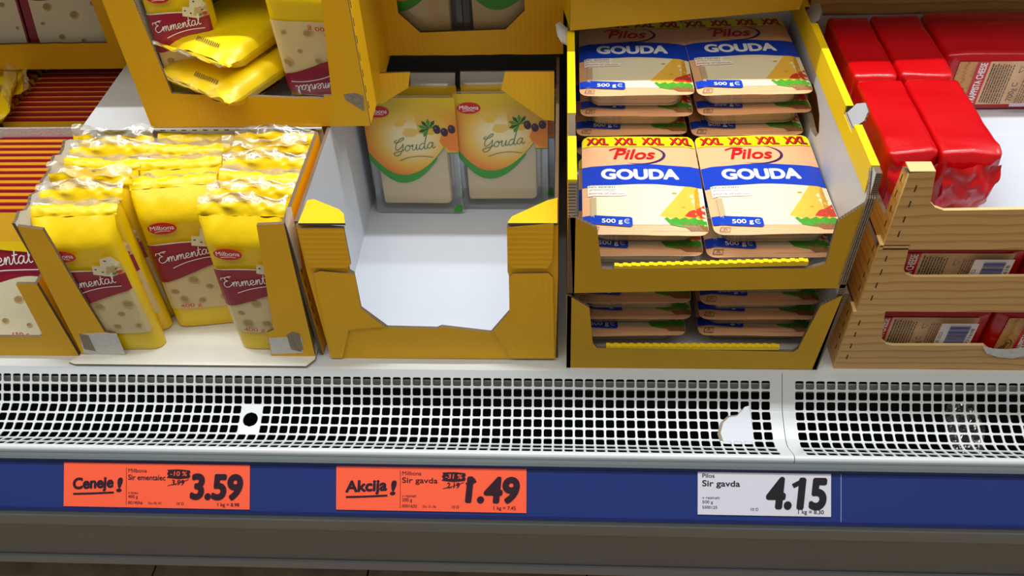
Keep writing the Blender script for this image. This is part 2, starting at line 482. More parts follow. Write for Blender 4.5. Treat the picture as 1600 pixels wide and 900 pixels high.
def milbona(p, cu, cv, ru, rv):
    p.ellipse(cu, cv, ru, rv, REDP)
    p.text('Milbona', cu, cv-rv*0.24, rv*0.70, WHITEP, width=ru*1.62, bold=0.01, align='C', shear=0.05)
    p.stroke([(cu-ru*0.55, cv-rv*0.55), (cu, cv-rv*0.42), (cu+ru*0.5, cv-rv*0.5)], rv*0.09, WHITEP)
def pilos(p, cu, cv, w, mat=REDP, swoosh=PURP2, rot=0.0):
    """sloping wordmark with a crescent stroke on its right"""
    h = w*0.30
    c, q = math.cos(rot), math.sin(rot)
    R = lambda a, b: (cu+a*c-b*q, cv+a*q+b*c)
    u, v = R(-w*0.42, -h*0.35)
    p.text('Pilos', u, v, h, mat, width=w*0.74, bold=0.02, shear=0.25, rot=rot)
    p.stroke([R(-w*0.5, h*0.55), R(-w*0.36, h*0.78), R(-w*0.16, h*0.72)], h*0.12, mat)
    out = []; inn = []
    for i in range(17):
        a = math.radians(75-205*i/16); t = math.sin(math.pi*i/16)
        out.append(R(w*0.10+w*0.46*math.cos(a), h*0.05+h*0.98*math.sin(a)))
        inn.append(R(w*0.10+w*(0.46-0.055*t)*math.cos(a), h*0.05+h*(0.98-0.16*t)*math.sin(a)))
    p.poly(out+inn[::-1], swoosh)

# =================================================================== THE CASE
deck_x0, deck_x1 = -1.15, 0.95
fridge = thing('display_fridge', 'white open refrigerated display case with grey bumper and navy price rail', 'fridge', (0, 0, -0.33))
def fpart(name, fn, smooth=False):
    b = MB(); fn(b); return b.build(name, fridge, smooth, off=fridge.location)
fpart('deck', lambda b: b.box((deck_x0, -0.018, -0.012), (deck_x1, 0.80, 0.0), PAINT))
fpart('back_panel', lambda b: b.box((deck_x0, 0.80, -0.30), (deck_x1, 0.83, 1.3), GREYD))
fpart('upper_shelf', lambda b: (b.box((deck_x0, 0.238, 0.430), (deck_x1, 0.80, 0.452), PAINT)))
fpart('side_panel', lambda b: b.box((deck_x0-0.03, -0.14, -0.30), (deck_x0, 0.83, 1.3), PAINT))
fpart('side_panel', lambda b: b.box((deck_x1, -0.14, -0.30), (deck_x1+0.03, 0.83, 1.3), PAINT))
fpart('air_duct', lambda b: (b.box((deck_x0, -0.150, -0.20), (deck_x1, -0.020, -0.19), BLACKV),
                             b.box((deck_x0, -0.022, -0.19), (deck_x1, -0.018, -0.026), BLACKV)))
fpart('duct_baffle', lambda b: b.box((deck_x0, -0.0255, -0.0285), (deck_x1, -0.0235, -0.0125), GREYM))

# grille profile: down at 45 degrees, shallow trough, up to a rolled lip
KN = [(0, -45), (.0425, -45), (.049, -22), (.078, -15), (.088, 4), (.097, 31), (.105, 37), (.1215, 36), (.1245, 8), (.1275, -34), (.132, -86), (.152, -88)]
def _ang(s):
    for (a, x), (b, y) in zip(KN, KN[1:]):
        if s <= b: return x+(y-x)*(s-a)/(b-a)
    return KN[-1][1]
PROF = [(-0.018, 0.0005)]
for i in range(304):
    a = math.radians(_ang((i+.5)*0.0005)); PROF.append((PROF[-1][0]-0.0005*math.cos(a), PROF[-1][1]+0.0005*math.sin(a)))
def prof(s):
    k = max(0.0, min(s/0.0005, len(PROF)-1.001)); i = int(k); t = k-i
    return (PROF[i][0]*(1-t)+PROF[i+1][0]*t, PROF[i][1]*(1-t)+PROF[i+1][1]*t)
PITCH_H = 0.0127; S0 = 0.0088; ROWS = 9
XS = onz(1222, 583, 0).x                      # seam between the two grilles
def grille(name, label, x0, x1, hx0, ncol, patches):
    g = thing(name, label, 'grille', ((x0+x1)/2, -0.1, -0.06), group='white air return grilles')
    V = {}; verts = []; faces = []
    def vid(x, s):
        k = (round(x, 5), round(s, 5))
        if k not in V:
            y, z = prof(s); V[k] = len(verts); verts.append((x, y, z))
        return V[k]
    def quad(xa, xb, sa, sb):
        faces.append((vid(xa, sa), vid(xa, sb), vid(xb, sb), vid(xb, sa)))
    hx1 = hx0+ncol*PITCH_H; s1 = S0+ROWS*PITCH_H
    xs = [hx0+i*PITCH_H for i in range(ncol+1)]; ss = [S0+i*PITCH_H for i in range(ROWS+1)]
    sub = 4
    top = [0, 0.003, 0.006, S0]; low = [s1+(0.1345-s1)*i/14 for i in range(15)]
    cols = [x0]+xs+[x1]
    for a, b in zip(cols, cols[1:]):
        for u, w in list(zip(top, top[1:]))+list(zip(low, low[1:])): quad(a, b, u, w)
    for a, b in ((x0, hx0), (hx1, x1)):
        for k in range(ROWS):
            n = sub
            for j in range(n): quad(a, b, ss[k]+PITCH_H*j/n, ss[k]+PITCH_H*(j+1)/n)
    hw = 0.00515; rr = 0.0020
    for i in range(ncol):
        for k in range(ROWS):
            cx = (xs[i]+xs[i+1])/2; cs = (ss[k]+ss[k+1])/2
            skip = False
            for (pi, pj, pk, pl) in patches:
                if pi <= i <= pj and pk <= k <= pl: skip = True
            if skip: continue
            # cell border with 4 points a side so neighbours and bends agree
            C = []
            n = sub
            C += [(xs[i], ss[k]+PITCH_H*j/n) for j in range(n)]
            C += [(xs[i], ss[k+1])]
            D = [(xs[i+1], ss[k+1]-PITCH_H*j/n) for j in range(n)]+[(xs[i+1], ss[k])]
            hl = []
            corners = [(-1, -1), (-1, 1), (1, 1), (1, -1)]
            for q, (sx, sy) in enumerate(corners):
                arc = []
                for t in range(4):
                    a = math.radians({0: 270, 1: 180, 2: 90, 3: 0}[q]-30*t)
                    arc.append((cx+sx*(hw-rr)+rr*math.cos(a), cs+sy*(hw-rr)+rr*math.sin(a)))
                hl.append(arc)
            # left side
            lf = [vid(*hl[0][3])]+[vid(cx-hw, cs-(hw-rr)+2*(hw-rr)*j/2) for j in (1,)]+[vid(*hl[1][0])]
            rt = [vid(*hl[2][3])]+[vid(cx+hw, cs)]+[vid(*hl[3][0])]
            c0 = [vid(*p) for p in C]; c1 = [vid(*p) for p in D]
            faces.append((c0[1], c0[2], lf[1], lf[0])); faces.append((c0[2], c0[3], lf[2], lf[1]))
            faces.append((c0[0], c0[1], lf[0], vid(*hl[0][2]), vid(*hl[0][1]), vid(*hl[0][0])))
            faces.append((c0[3], c0[4], vid(*hl[1][3]), vid(*hl[1][2]), vid(*hl[1][1]), lf[2]))
            faces.append((c0[4], c1[0], vid(*hl[2][0]), vid(*hl[1][3])))
            faces.append((c1[0], c1[1], rt[0], vid(*hl[2][2]), vid(*hl[2][1]), vid(*hl[2][0])))
            faces.append((c1[1], c1[2], rt[1], rt[0])); faces.append((c1[2], c1[3], rt[2], rt[1]))
            faces.append((c1[3], c1[4], vid(*hl[3][3]), vid(*hl[3][2]), vid(*hl[3][1]), rt[2]))
            faces.append((c1[4], c0[0], vid(*hl[0][0]), vid(*hl[3][3])))
    for (pi, pj, pk, pl) in patches:          # solid patch with one round hole
        xa, xb = xs[pi], xs[pj+1]; sa, sb = ss[pk], ss[pl+1]; mx = (xa+xb)/2; ms = (sa+sb)/2; n = sub
        out = []
        L = (pl-pk+1)*n
        out += [(xa, sa+(sb-sa)*j/L) for j in range(L)]
        out += [(xs[pi]+PITCH_H*j, sb) for j in range(pj-pi+1)]
        out += [(xb, sb-(sb-sa)*j/L) for j in range(L)]
        out += [(xs[pj+1]-PITCH_H*j, sa) for j in range(pj-pi+1)]
        inn = []
        for p in out:
            a = math.atan2(p[1]-ms, p[0]-mx); inn.append((mx+0.0095*math.cos(a), ms+0.0095*math.sin(a)))
        for j in range(len(out)):
            t = (j+1) % len(out)
            faces.append((vid(*out[j]), vid(*out[t]), vid(*inn[t]), vid(*inn[j])))
    me = bpy.data.meshes.new('perforated_sheet')
    me.from_pydata([tuple(Vector(v)-g.location) for v in verts], [], faces)
    me.materials.append(PAINT)
    o = bpy.data.objects.new('perforated_sheet', me); COL.objects.link(o); o.parent = g
    md = o.modifiers.new('sheet', 'SOLIDIFY'); md.thickness = 0.0012; md.offset = -1
    return g
ncl = 110
hl_end = XS-0.0135
gl = hl_end-ncl*PITCH_H
pc = onplane(393, 662, (0, prof(.066)[0], prof(.066)[1]), Vector((0, -math.sin(math.radians(24)), math.cos(math.radians(24))))).x
pi0 = round((pc-gl)/PITCH_H)-1
grille('air_grille', 'longer white perforated grille with a solid patch and round hole, left of the seam', gl-0.013, XS-0.0004, gl, ncl, [(pi0, pi0+1, 3, 5)])
grille('air_grille', 'white perforated grille right of the seam, below the wood-print boxes', XS+0.0004, XS+0.0135+51*PITCH_H+0.013, XS+0.0145, 51, [])

# bumper, price rail and lower panels: extruded profiles along the case
def extrude(name, prof2, mat, x0=deck_x0, x1=deck_x1):
    b = MB(); n = len(prof2)
    pts = [(x0, p[0], p[1]) for p in prof2]+[(x1, p[0], p[1]) for p in prof2]
    fs = [(i, (i+1) % n, n+(i+1) % n, n+i) for i in range(n)]
    fs += [tuple(range(n))[::-1], tuple(range(n, 2*n))]
    b.add(pts, fs, mat)
    return b.build(name, fridge, False, off=fridge.location)
ry = -0.1415
rz = ony(800, 728.5, ry).z
ra = math.radians(45)
RV = Vector((0, math.sin(ra), math.cos(ra)))          # up the rail
RN = Vector((0, -math.cos(ra), math.sin(ra)))         # out of the rail
RO = Vector((0, ry, rz))
RL = 0.0605
def rp(t, d=0.0):
    v = RO-RV*t+RN*d; return (v.y, v.z)
lipz = prof(.1325)
top0 = rp(0.0, 0.003)
extrude('bumper_strip', [(lipz[0]-0.0005, lipz[1]-0.002), (lipz[0]-0.0065, lipz[1]-0.001), (top0[0]-0.0005, top0[1]+0.0025), top0, rp(0.0, -0.012), (lipz[0]+0.02, lipz[1]-0.03)], ALU)
extrude('price_rail', [rp(0.0005), rp(RL), rp(RL, -0.010), rp(0.0005, -0.010)], BLUER)
extrude('rail_edge', [rp(0.0, 0.003), rp(0.0022, 0.003), rp(0.0022, 0.0005), rp(0.0, 0.0)], BLUEE)
extrude('rail_edge', [rp(RL-0.003, 0.0), rp(RL-0.003, 0.0022), rp(RL+0.001, 0.0022), rp(RL+0.001, 0.0)], BLUEE)
bl = rp(RL+0.001)
d1 = ony(800, 820, bl[0]-0.004); d2 = ony(800, 834, bl[0]+0.003); d3 = ony(800, 881, bl[0]+0.006); d4 = ony(800, 892, bl[0]+0.004)
extrude('bumper', [bl, (d1.y, d1.z), (d2.y, d2.z), (d2.y+0.05, d2.z), (bl[0]+0.05, bl[1]-0.005)], GREYP)
extrude('lower_panel', [(d2.y+0.002, d2.z), (d3.y, d3.z), (d3.y+0.04, d3.z), (d2.y+0.04, d2.z)], GREYD)
extrude('bottom_trim', [(d3.y-0.003, d3.z-0.0008), (d4.y-0.003, d4.z), (d4.y+0.03, d4.z), (d3.y+0.03, d3.z-0.0008)], GREYP)
extrude('base', [(0.02, -0.205), (0.02, -0.33), (0.80, -0.33), (0.80, -0.205)], GREYD)
b = MB(); xj = onplane(1314, 770, RO, RN).x
b.slab([(-0.0005, -RL+0.002), (0.0005, -RL+0.002), (0.0005, -0.002), (-0.0005, -0.002)], (xj, RO.y+RN.y*0.0004, RO.z+RN.z*0.0004), (1, 0, 0), RV, 0.0003, SCRATCH, SCRATCH, SCRATCH)
b.build('rail_joint', fridge, off=fridge.location)

# floor tiles
FZ = -0.33
fl = MB(); fl.box((-3, -3.2, FZ-0.02), (3, 0.05, FZ-0.004), GROUT)
floor = fl.build('floor'); tag(floor, 'brown stone floor tiles below the case', None, None, 'structure')
tj0 = onz(240, 893, FZ).x; tj1 = onz(575, 893, FZ).x; tw = tj1-tj0
tm = MB(); tm.box((0.0015, 0.0015, -0.004), (tw-0.0015, tw-0.0015, 0.0), TILE)
t0 = tm.build('tile', floor); t0.location = (tj0, -0.02-tw, FZ)
for i in range(-4, 6):
    for j in range(0, 3):
        if i == 0 and j == 0: continue
        t = t0.copy(); COL.objects.link(t); t.parent = floor; t.location = (tj0+i*tw, -0.02-tw-j*tw, FZ)

# =================================================================== PRICE TAGS
def price_tag(label, x0, y0, x1, y1, paper, draw, rot=0.0):
    a = onplane(x0, y0, RO, RN); c = onplane(x1, y1, RO, RN)
    ta = (a-RO).dot(RV); tb = (c-RO).dot(RV)
    tm_ = onplane((x0+x1)/2, (y0+y1)/2, RO, RN)
    W = c.x-a.x; H = 0.0525
    mid = (tm_-RO).dot(RV)
    o = Vector((a.x, 0, 0))+Vector((0, RO.y, RO.z))+RV*(mid-H/2)+RN*0.0012
    t = thing('price_tag', label, 'price tag', o, group='price tags on the navy rail')
    b = MB(); b.slab([(0, 0), (W, 0), (W, H), (0, H)], (0, 0, 0), (1, 0, 0), RV, 0.0006, paper, paper, paper)
    pap = b.build('paper', t)
    p = Print(lambda u, v, l: Vector((u, 0, 0))+RV*v+RN*(l*0.6), W, H)
    draw(p, W, H); p.build('lettering', pap)
    return t
def promo(word, l1, l2, l3, l4, code, until, pct, old, price, unit, l2w):
    def d(p, W, H):
        U = lambda u: u*W
        Vv = lambda v: v*H
        r = math.radians(3.5)
        p.text(word, U(.052), Vv(.40), Vv(.235), TAGINK, width=U(.215), bold=0.045, shear=0.10, rot=r)
        p.text('!', U(.288), Vv(.36), Vv(.29), TAGINK, width=U(.022), bold=0.04, shear=0.2, rot=r)
        p.stroke([(U(.052), Vv(.285)), (U(.16), Vv(.305)), (U(.272), Vv(.335))], Vv(.045), TAGINK)
        p.band(U(.3385), U(.3405), Vv(.06), Vv(.90), TAGINK, 1, 1)
        p.text(l1, U(.350), Vv(.80), Vv(.085), TAGINK, width=U(.10))
        p.text(l2, U(.350), Vv(.63), Vv(.115), TAGINK, width=U(l2w), bold=0.012)
        p.text(l3, U(.350), Vv(.31), Vv(.06), TAGINK)
        p.text(l4, U(.350), Vv(.215), Vv(.07), TAGINK)
        p.text(code, U(.350), Vv(.08), Vv(.065), TAGINK, width=U(.078))
        p.text(until, U(.460), Vv(.085), Vv(.05), TAGINK, width=U(.072))
        p.text('10 D', U(.612), Vv(.08), Vv(.06), TAGINK, width=U(.037))
        box = [(U(.557), Vv(.69)), (U(.566), Vv(.74)), (U(.558), Vv(.78)), (U(.566), Vv(.83)), (U(.560), Vv(.87)), (U(.62), Vv(.885)), (U(.68), Vv(.865)), (U(.684), Vv(.82)), (U(.678), Vv(.78)), (U(.684), Vv(.74)), (U(.677), Vv(.69)), (U(.62), Vv(.665))]
        p.poly(box, TAGINK)
        p.text(pct, U(.620), Vv(.735), Vv(.10), paper_of[0], width=U(.088), bold=0.012, shear=0.12, align='C')
        p.text(old, U(.583), Vv(.53), Vv(.115), TAGINK, width=U(.066), bold=0.015, shear=0.15)
        p.stroke([(U(.563), Vv(.51)), (U(.62), Vv(.575)), (U(.675), Vv(.66))], Vv(.013), TAGINK)
        p.text(price, U(.688), Vv(.24), Vv(.52), TAGINK, width=U(.262), bold=0.045, shear=0.10)
        if price[0] == '1': p.stroke([(U(.688), Vv(.60)), (U(.735), Vv(.72))], Vv(.10), TAGINK, False)
        p.text(unit, U(.945), Vv(.07), Vv(.075), TAGINK, width=U(.115), align='R', bold=0.008)
    return d
paper_of = [TAGO]
price_tag('orange discount tag reading Ceneje with price 3.59', 101, 723, 390.5, 794.5, TAGO,
          promo('Ceneje', 'Milbona', 'Sir ementalec', 'v kosu', '400 g', '0019056', 'Do: 02. 07.', '-10 %', '3.99', '3.59', '1 kg = 8.98', .200))
price_tag('orange discount tag reading Akcija with price 1.49', 526, 727, 822.5, 800, TAGO,
          promo('Akcija', 'Milbona', 'Sir gavda', 'v rezinah', '200 g', '0001620', 'Do: 21. 06.', '-31 %', '2.19', '1.49', '1 kg = 7.45', .186))
def wtag(p, W, H):
    U = lambda u: u*W
    Vv = lambda v: v*H
    p.text('Pilos', U(.035), Vv(.81), Vv(.085), INK, width=U(.092), bold=0.012)
    p.text('Sir gavda', U(.035), Vv(.625), Vv(.125), INK, width=U(.283), bold=0.02)
    p.text('v rezinah', U(.035), Vv(.345), Vv(.06), INK, width=U(.13))
    p.text('500 g', U(.035), Vv(.25), Vv(.06), INK, width=U(.08))
    p.text('5500125', U(.035), Vv(.135), Vv(.06), INK, width=U(.112))
    p.text('10 D', U(.40), Vv(.105), Vv(.06), INK, width=U(.057))
    p.text('4.15', U(.52), Vv(.185), Vv(.62), INK, width=U(.425), bold=0.045, shear=0.10)
    p.stroke([(U(.715), Vv(.655)), (U(.785), Vv(.765))], Vv(.10), INK, False)
    p.text('1 kg = 8.30', U(.755), Vv(.06), Vv(.085), INK, width=U(.19), bold=0.008)
price_tag('white price tag reading 4.15 under the stacked blue-band gouda', 1090, 733, 1298, 806, TAGW, wtag)

# =================================================================== PACKS
def nz(x, y, z, s=1.0): return noise.noise(Vector((x*s, y*s, z*s)))

# ---- 400 g bag
BW, BT, BH = 0.048, 0.0145, 0.204          # half width, half thickness, height
def bag(name, label, seed, lean=0.35, half=BW, BH=BH, crimp=0.029):
    t = thing(name, label, 'cheese bag')
    def wt(z):
        k = z/BH
        th = BT
        if k < 0.06: th = BT*(0.82+0.18*k/0.06)
        if k > 0.84:
            q = (k-0.84)/0.16; th = BT*(1-q**1.7)+0.0012*q
        w = half*(0.985+0.015*math.sin(k*3)) + (0.002*max(0, (k-0.8)/0.2))
        cy = (lean*0.012)*max(0, (k-0.84)/0.16)**2
        return w, th, cy
    def wr(x, z):
        k = max(0, (z/BH-0.86)/0.14)
        return 0.0010*nz(x*1.2, seed*3.1, z, 38)*(0.4+k*2.5)+0.0030*k*nz(x, seed*5.7, z*1.4, 75)
    def front(u, v, l=0.0):
        w, th, cy = wt(v); q = min(0.999, abs(u)/w)
        y = cy-th*(1-q**7)**(1/2.2)
        return Vector((u, y-wr(u, v)-l, v))
    def back(u, v):
        w, th, cy = wt(v); q = min(0.999, abs(u)/w)
        return Vector((u, cy+th*(1-q**7)**(1/2.2)+wr(u+1, v), v))
    b = MB(); NU, NV = 26, 34
    us = [-1+2*i/NU for i in range(NU+1)]
    us = [math.copysign(abs(a)**0.8, a) for a in us]
    vv = [BH*j/NV for j in range(NV+1)]
    for fn, fl_ in ((front, False), (back, True)):
        pts = [fn(a*wt(v)[0], v) for v in vv for a in us]
        fs = []
        for j in range(NV):
            for i in range(NU):
                q = (j*(NU+1)+i, j*(NU+1)+i+1, (j+1)*(NU+1)+i+1, (j+1)*(NU+1)+i)
                fs.append(q[::-1] if fl_ else q)
        b.add(pts, fs, BAG)
    # sides and bottom close
    for sx in (-1, 1):
        pts = []
        for v in vv:
            f = front(sx*wt(v)[0], v); k = back(sx*wt(v)[0], v); pts += [f, k]
        fs = [(2*j, 2*j+1, 2*j+3, 2*j+2) for j in range(NV)]
        if sx > 0: fs = [q for q in fs]
        else: fs = [q[::-1] for q in fs]
        b.add(pts, fs, BAG)
    pf = [front(a*wt(0)[0], 0) for a in us]; pb = [back(a*wt(0)[0], 0) for a in us]
    b.add(pf+pb, [(i, NU+1+i, NU+2+i, i+1) for i in range(NU)], BAG)
    body = b.build('bag_film', t, True)
    # crimped seal: short yellow hem, then clear crinkled film, folded over
    c = MB(); NC, NR = 44, 11
    ang0 = lean*1.5
    pts = []
    rs = random.Random(seed)
    ph = rs.uniform(0, 9); tilt_ = rs.choice((-1, 1))*rs.uniform(.3, 1)
    for j in range(NR+1):
        s_ = crimp*j/NR; a = ang0*(0.3+0.9*j/NR)
        for i in range(NC+1):
            u = -1+2*i/NC
            x = u*(wt(BH)[0]+0.002)
            amp = 0.0015+0.0075*j/NR
            y = wt(BH)[2]+math.sin(a)*s_*1.0+amp*nz(x+ph, seed, j*0.004, 60)+0.0011*(j % 2)*(0.5+nz(x, seed, 7, 30))
            z = BH-0.001+math.cos(a)*s_*0.9+0.009*nz(x+ph*2, 2.2, seed, 16)*(j/NR)+0.0022*nz(x, j*0.01, seed, 110)+tilt_*.006*u*(j/NR)-.004*abs(nz(x*.7, seed, 4, 40))*(j/NR)
            pts.append((x, y, z))
    quad = lambda j0, j1: [(j*(NC+1)+i, j*(NC+1)+i+1, (j+1)*(NC+1)+i+1, (j+1)*(NC+1)+i) for j in range(j0, j1) for i in range(NC)]
    c.add(pts, quad(0, 6), BAG); c.add(pts, quad(6, NR), FILM_C)
    c.build('crimped_seal', t, True)
    dc = Print(lambda u, v, l: back(u, v)+Vector((0, .0012, 0)), 2*half, BH, -half, 0)
    for k in range(12):
        u0 = half*(-.1+.055*k); dc.stroke([(u0, BH*.900), (u0+.0011, BH*.932)], .0009, INK, False)
    dc.build('date_code', t)
    # face print
    p = Print(lambda u, v, l: front(u, v, l*2.5+0.0004), 2*half, BH, -half, 0.0); p.maxe = .008
    w0 = half*0.93
    lo = 0.034
    wave = lambda u: 0.094+0.010*math.sin((u/half)*1.5)+0.010*(u/half)*0.5
    p.band(-w0, w0, lo, wave, CHEESE, 18, 8)
    r2 = random.Random(seed+4)
    for a_, q_ in ((-.62, .066), (.30, .071), (.05, .049), (.66, .050), (-.15, .084), (.72, .088), (-.5, .052)):  # holes are flat ellipses, their shading put into two tones
        cu, cv = (a_+r2.uniform(-.08, .08))*half, q_+r2.uniform(-.003, .003)
        rr_ = r2.uniform(0.0026, 0.0058)
        p.ellipse(cu, cv, rr_*1.25, rr_, HOLE2, r2.uniform(-.4, .4), 14)
        p.ellipse(cu+0.0006, cv+0.0007, rr_*1.0, rr_*0.72, HOLE1, r2.uniform(-.4, .4), 14)
    topb = lambda u: 0.138+0.003*math.cos((u/half)*1.4)
    p.band(-w0, w0, wave, topb, CRIM, 20, 5)
    p.band(-w0, w0*0.55, topb, lambda u: topb(u)+0.0016*(1-((u+half*.2)/(half*0.9))**2), WHITEP, 20, 1)
    if BH > .17:
        # cheese picture at right above the band
        hx = half
        p.poly([(hx*.18, .136), (hx*.25, .150), (hx*.45, .149), (hx*.52, .160), (hx*.80, .163), (hx*.93, .150), (hx*.93, .136), (hx*.6, .132)], CHEESE2)
        p.poly([(hx*.50, .136), (hx*.60, .148), (hx*.93, .150), (hx*.93, .134)], HOLE2)
        for (a, q) in ((.3, .144), (.62, .157), (.45, .140), (.8, .144)): p.ellipse(hx*a, q, .0016, .0010, GRND, 0, 8)
        p.ellipse(hx*.84, .1385, .0034, .0026, TOMATO, 0, 10); p.ellipse(hx*.72, .137, .003, .0016, GRNL, .3, 10)
        milbona(p, -half*.38, .165, half*.36, .0085)
    p.script('Emmental', -half*.74, .113, .0073, .0011, WHITEP, .2, math.radians(9), 1.28)
    p.stroke([(-half*.45, .1045), (-half*.1, .1115), (half*.35, .1165), (half*.75, .1175)], .0011, WHITEP)
    p.text('400 g', -half*.62, .0395, .0052, REDP, width=half*.56, bold=.01)
    p.build('printed_front', body)
    return t

# ---- blue-band gouda pack lying flat: x across, y into the shelf (0 = front), z up
GW, GL, GT = 0.140, 0.186, 0.0262
def gouda_pack(label, seed):
    t = thing('sliced_gouda_pack', label, 'cheese pack', group='blue-band sliced gouda packs')
    # cheese slab made of separate slices
    def slab_ring(ins, z, r=0.012, n=5, jit=0.0):
        x0, x1, y0, y1 = -GW/2+ins, GW/2-ins, ins*1.05, GL-ins-0.020
        out = []
        for cx, cy, a0 in ((x1-r, y1-r, 0), (x0+r, y1-r, 90), (x0+r, y0+r, 180), (x1-r, y0+r, 270)):
            for k in range(n+1):
                a = math.radians(a0+90*k/n); out.append((cx+r*math.cos(a), cy+r*math.sin(a), z))
        return out
    c = MB(); ns = 9; z = 0.0016
    for k in range(ns):
        h = (GT-0.0036)/ns; ins = 0.0165-0.0045*k/ns+random.Random(seed+k).uniform(-.0008, .0008)
        a = slab_ring(ins, z); b_ = slab_ring(ins, z+h*0.86); m_ = len(a)
        c.add(a+b_, [(i, (i+1) % m_, m_+(i+1) % m_, m_+i) for i in range(m_)]+[tuple(range(m_, 2*m_)), tuple(range(m_))[::-1]], CHEESE3)
        z += h
    c.build('cheese_slices', t)
    # clear tub
    b = MB(); rings = []
    for ins, z in ((0.022, 0.0004), (0.0155, 0.0010), (0.0125, 0.004), (0.0095, GT-0.0012), (0.005, GT-0.0006)):
        rings.append(slab_ring(ins, z, 0.014))
    n = len(rings[0])
    pts = [p for r in rings for p in r]
    pts = [(p[0]+0.0006*nz(p[0], p[1], p[2]+seed, 90), p[1]+0.0006*nz(p[1], p[0], p[2], 90), p[2]) for p in pts]
    fs = [(k*n+i, k*n+(i+1) % n, (k+1)*n+(i+1) % n, (k+1)*n+i) for k in range(len(rings)-1) for i in range(n)]
    b.add(pts, fs, FILM_T)
    b.build('clear_tub', t, True)
    # printed lid film with a wavy flange
    W, L = GW, GL
    def S(u, v, l=0.0):
        dx = W/2-abs(u); e = min(dx/0.013, v/0.016, .55+(L-v)/0.02); e = max(0.0, min(1.0, e))
        e = e*e*(3-2*e)
        z = GT+0.0006+0.0016*e+0.0012*math.sin(u*42+seed)*(1-e)+0.0010*math.sin(v*38+seed*2)*(1-e)
        # a gentle sag of the front edge
        z -= 0.0022*(1-min(1, v/0.03))**2*math.sin((u/W+.5)*math.pi)
        z += 0.0005*nz(u, v, seed, 40)
        return Vector((u, v, z+l))
    film = MB(); NU, NV = 28, 36
    def outline(u, v):
        r = 0.010
        ax = abs(u); cx, cy0, cy1 = W/2-r, r, L-r
        if ax > cx and v < cy0:
            d = math.hypot(ax-cx, v-cy0)
            if d > r: return math.copysign(cx+(ax-cx)*r/d, u), cy0+(v-cy0)*r/d
        if ax > cx and v > cy1:
            d = math.hypot(ax-cx, v-cy1)
            if d > r: return math.copysign(cx+(ax-cx)*r/d, u), cy1+(v-cy1)*r/d
        return u, v
    SS = lambda u, v, l: S(*outline(u, v), l)
    pts = []; uv = []
    for j in range(NV+1):
        for i in range(NU+1):
            u, v = outline(-W/2+W*i/NU, L*j/NV)
            pts.append(S(u, v)); uv.append((u/W+.5, v/L))
    q = [(j*(NU+1)+i, j*(NU+1)+i+1, (j+1)*(NU+1)+i+1, (j+1)*(NU+1)+i) for j in range(NV) for i in range(NU)]
    film.add(pts, q, PEACH, uv)
    film.add([p-Vector((0, 0, .0005)) for p in pts], [f[::-1] for f in q], PEACH, uv)
    rim = [i for i in range(NU+1)]+[(j+1)*(NU+1)-1 for j in range(1, NV+1)]+[NV*(NU+1)+i for i in range(NU-1, -1, -1)]+[j*(NU+1) for j in range(NV-1, 0, -1)]
    m_ = len(rim)
    film.add([pts[i] for i in rim]+[pts[i]-Vector((0, 0, .0005)) for i in rim], [(i, m_+i, m_+(i+1) % m_, (i+1) % m_) for i in range(m_)], PEACH)
    lid = film.build('lid_film', t, True)
    p = Print(SS, W, L, -W/2, 0); p.base = 0.0003; p.maxe = .007
    U = lambda a: (a-.5)*W
    V_ = lambda a: a*L
    # the cheese seen below the blue band
    p.band(U(.085), U(1), V_(.075), V_(.50), CHEESE2, 20, 10)
    blo = lambda u: V_(.450+.018*math.cos((u/W)*5.6))
    bhi = lambda u: V_(.660+.018*math.cos((u/W)*5.6))
    # picture: cheese wedge, tomato, lettuce, bread
    p.poly([(U(.62), V_(.155)), (U(.74), V_(.30)), (U(.88), V_(.475)), (U(.995), V_(.50)), (U(.995), V_(.12)), (U(.75), V_(.12))], WEDGE)
    p.poly([(U(.90), V_(.13)), (U(.93), V_(.40)), (U(.995), V_(.50)), (U(.995), V_(.13))], WEDGE2)
    p.ellipse(U(.76), V_(.375), .0030, .0017, WEDGE2); p.ellipse(U(.82), V_(.235), .0022, .0013, WEDGE2)
    p.poly([(U(.82), V_(.150)), (U(.86), V_(.195)), (U(.93), V_(.225)), (U(.995), V_(.275)), (U(.995), V_(.15)), (U(.90), V_(.135))], TOMATO)
    lt = [(U(.655+.34*i/14), V_(.130+.012*math.sin(i*2.1))) for i in range(15)]
    p.poly(lt+[(U(.995), V_(.06)), (U(.80), V_(.055)), (U(.70), V_(.075))], GRNL)
    bt = [(U(.78+.215*i/8), V_(.078+.008*math.sin(i*2.7))) for i in range(9)]
    p.poly(bt+[(U(.995), V_(.03)), (U(.86), V_(.032))], BREAD)
    p.band(U(0.001), U(.999), blo, bhi, BLUEP, 26, 6)
    p.text('GOUDA', U(.49), V_(.520), V_(.098), WHITEP, width=U(.81)-U(.17), bold=.045, align='C')
    pilos(p, U(.47), V_(.772), W*.46)
    p.band(U(0.006), U(.994), V_(.872), V_(.992), YELX, 20, 3)
    for k in range(4):
        for du, dv, mt in ((.006, -.006, INK), (0, 0, REDP)):
            p.text('XXL', U(.045+.245*k+du), V_(.893+dv), V_(.078), mt, width=W*.185, bold=.03, shear=-.02)
    p.poly([(U(.045), V_(.335)), (U(.375), V_(.345)), (U(.375), V_(.385)), (U(.30), V_(.395)), (U(.30), V_(.45)), (U(.045), V_(.445))], LIGHTLBL)
    p.text('NO ADDED', U(.055), V_(.418), V_(.020), GRND, width=W*.22, bold=.01)
    p.text('preservatives', U(.065), V_(.394), V_(.014), GRND, width=W*.205)
    p.band(U(.06), U(.27), V_(.382), V_(.384), GRND, 1, 1)
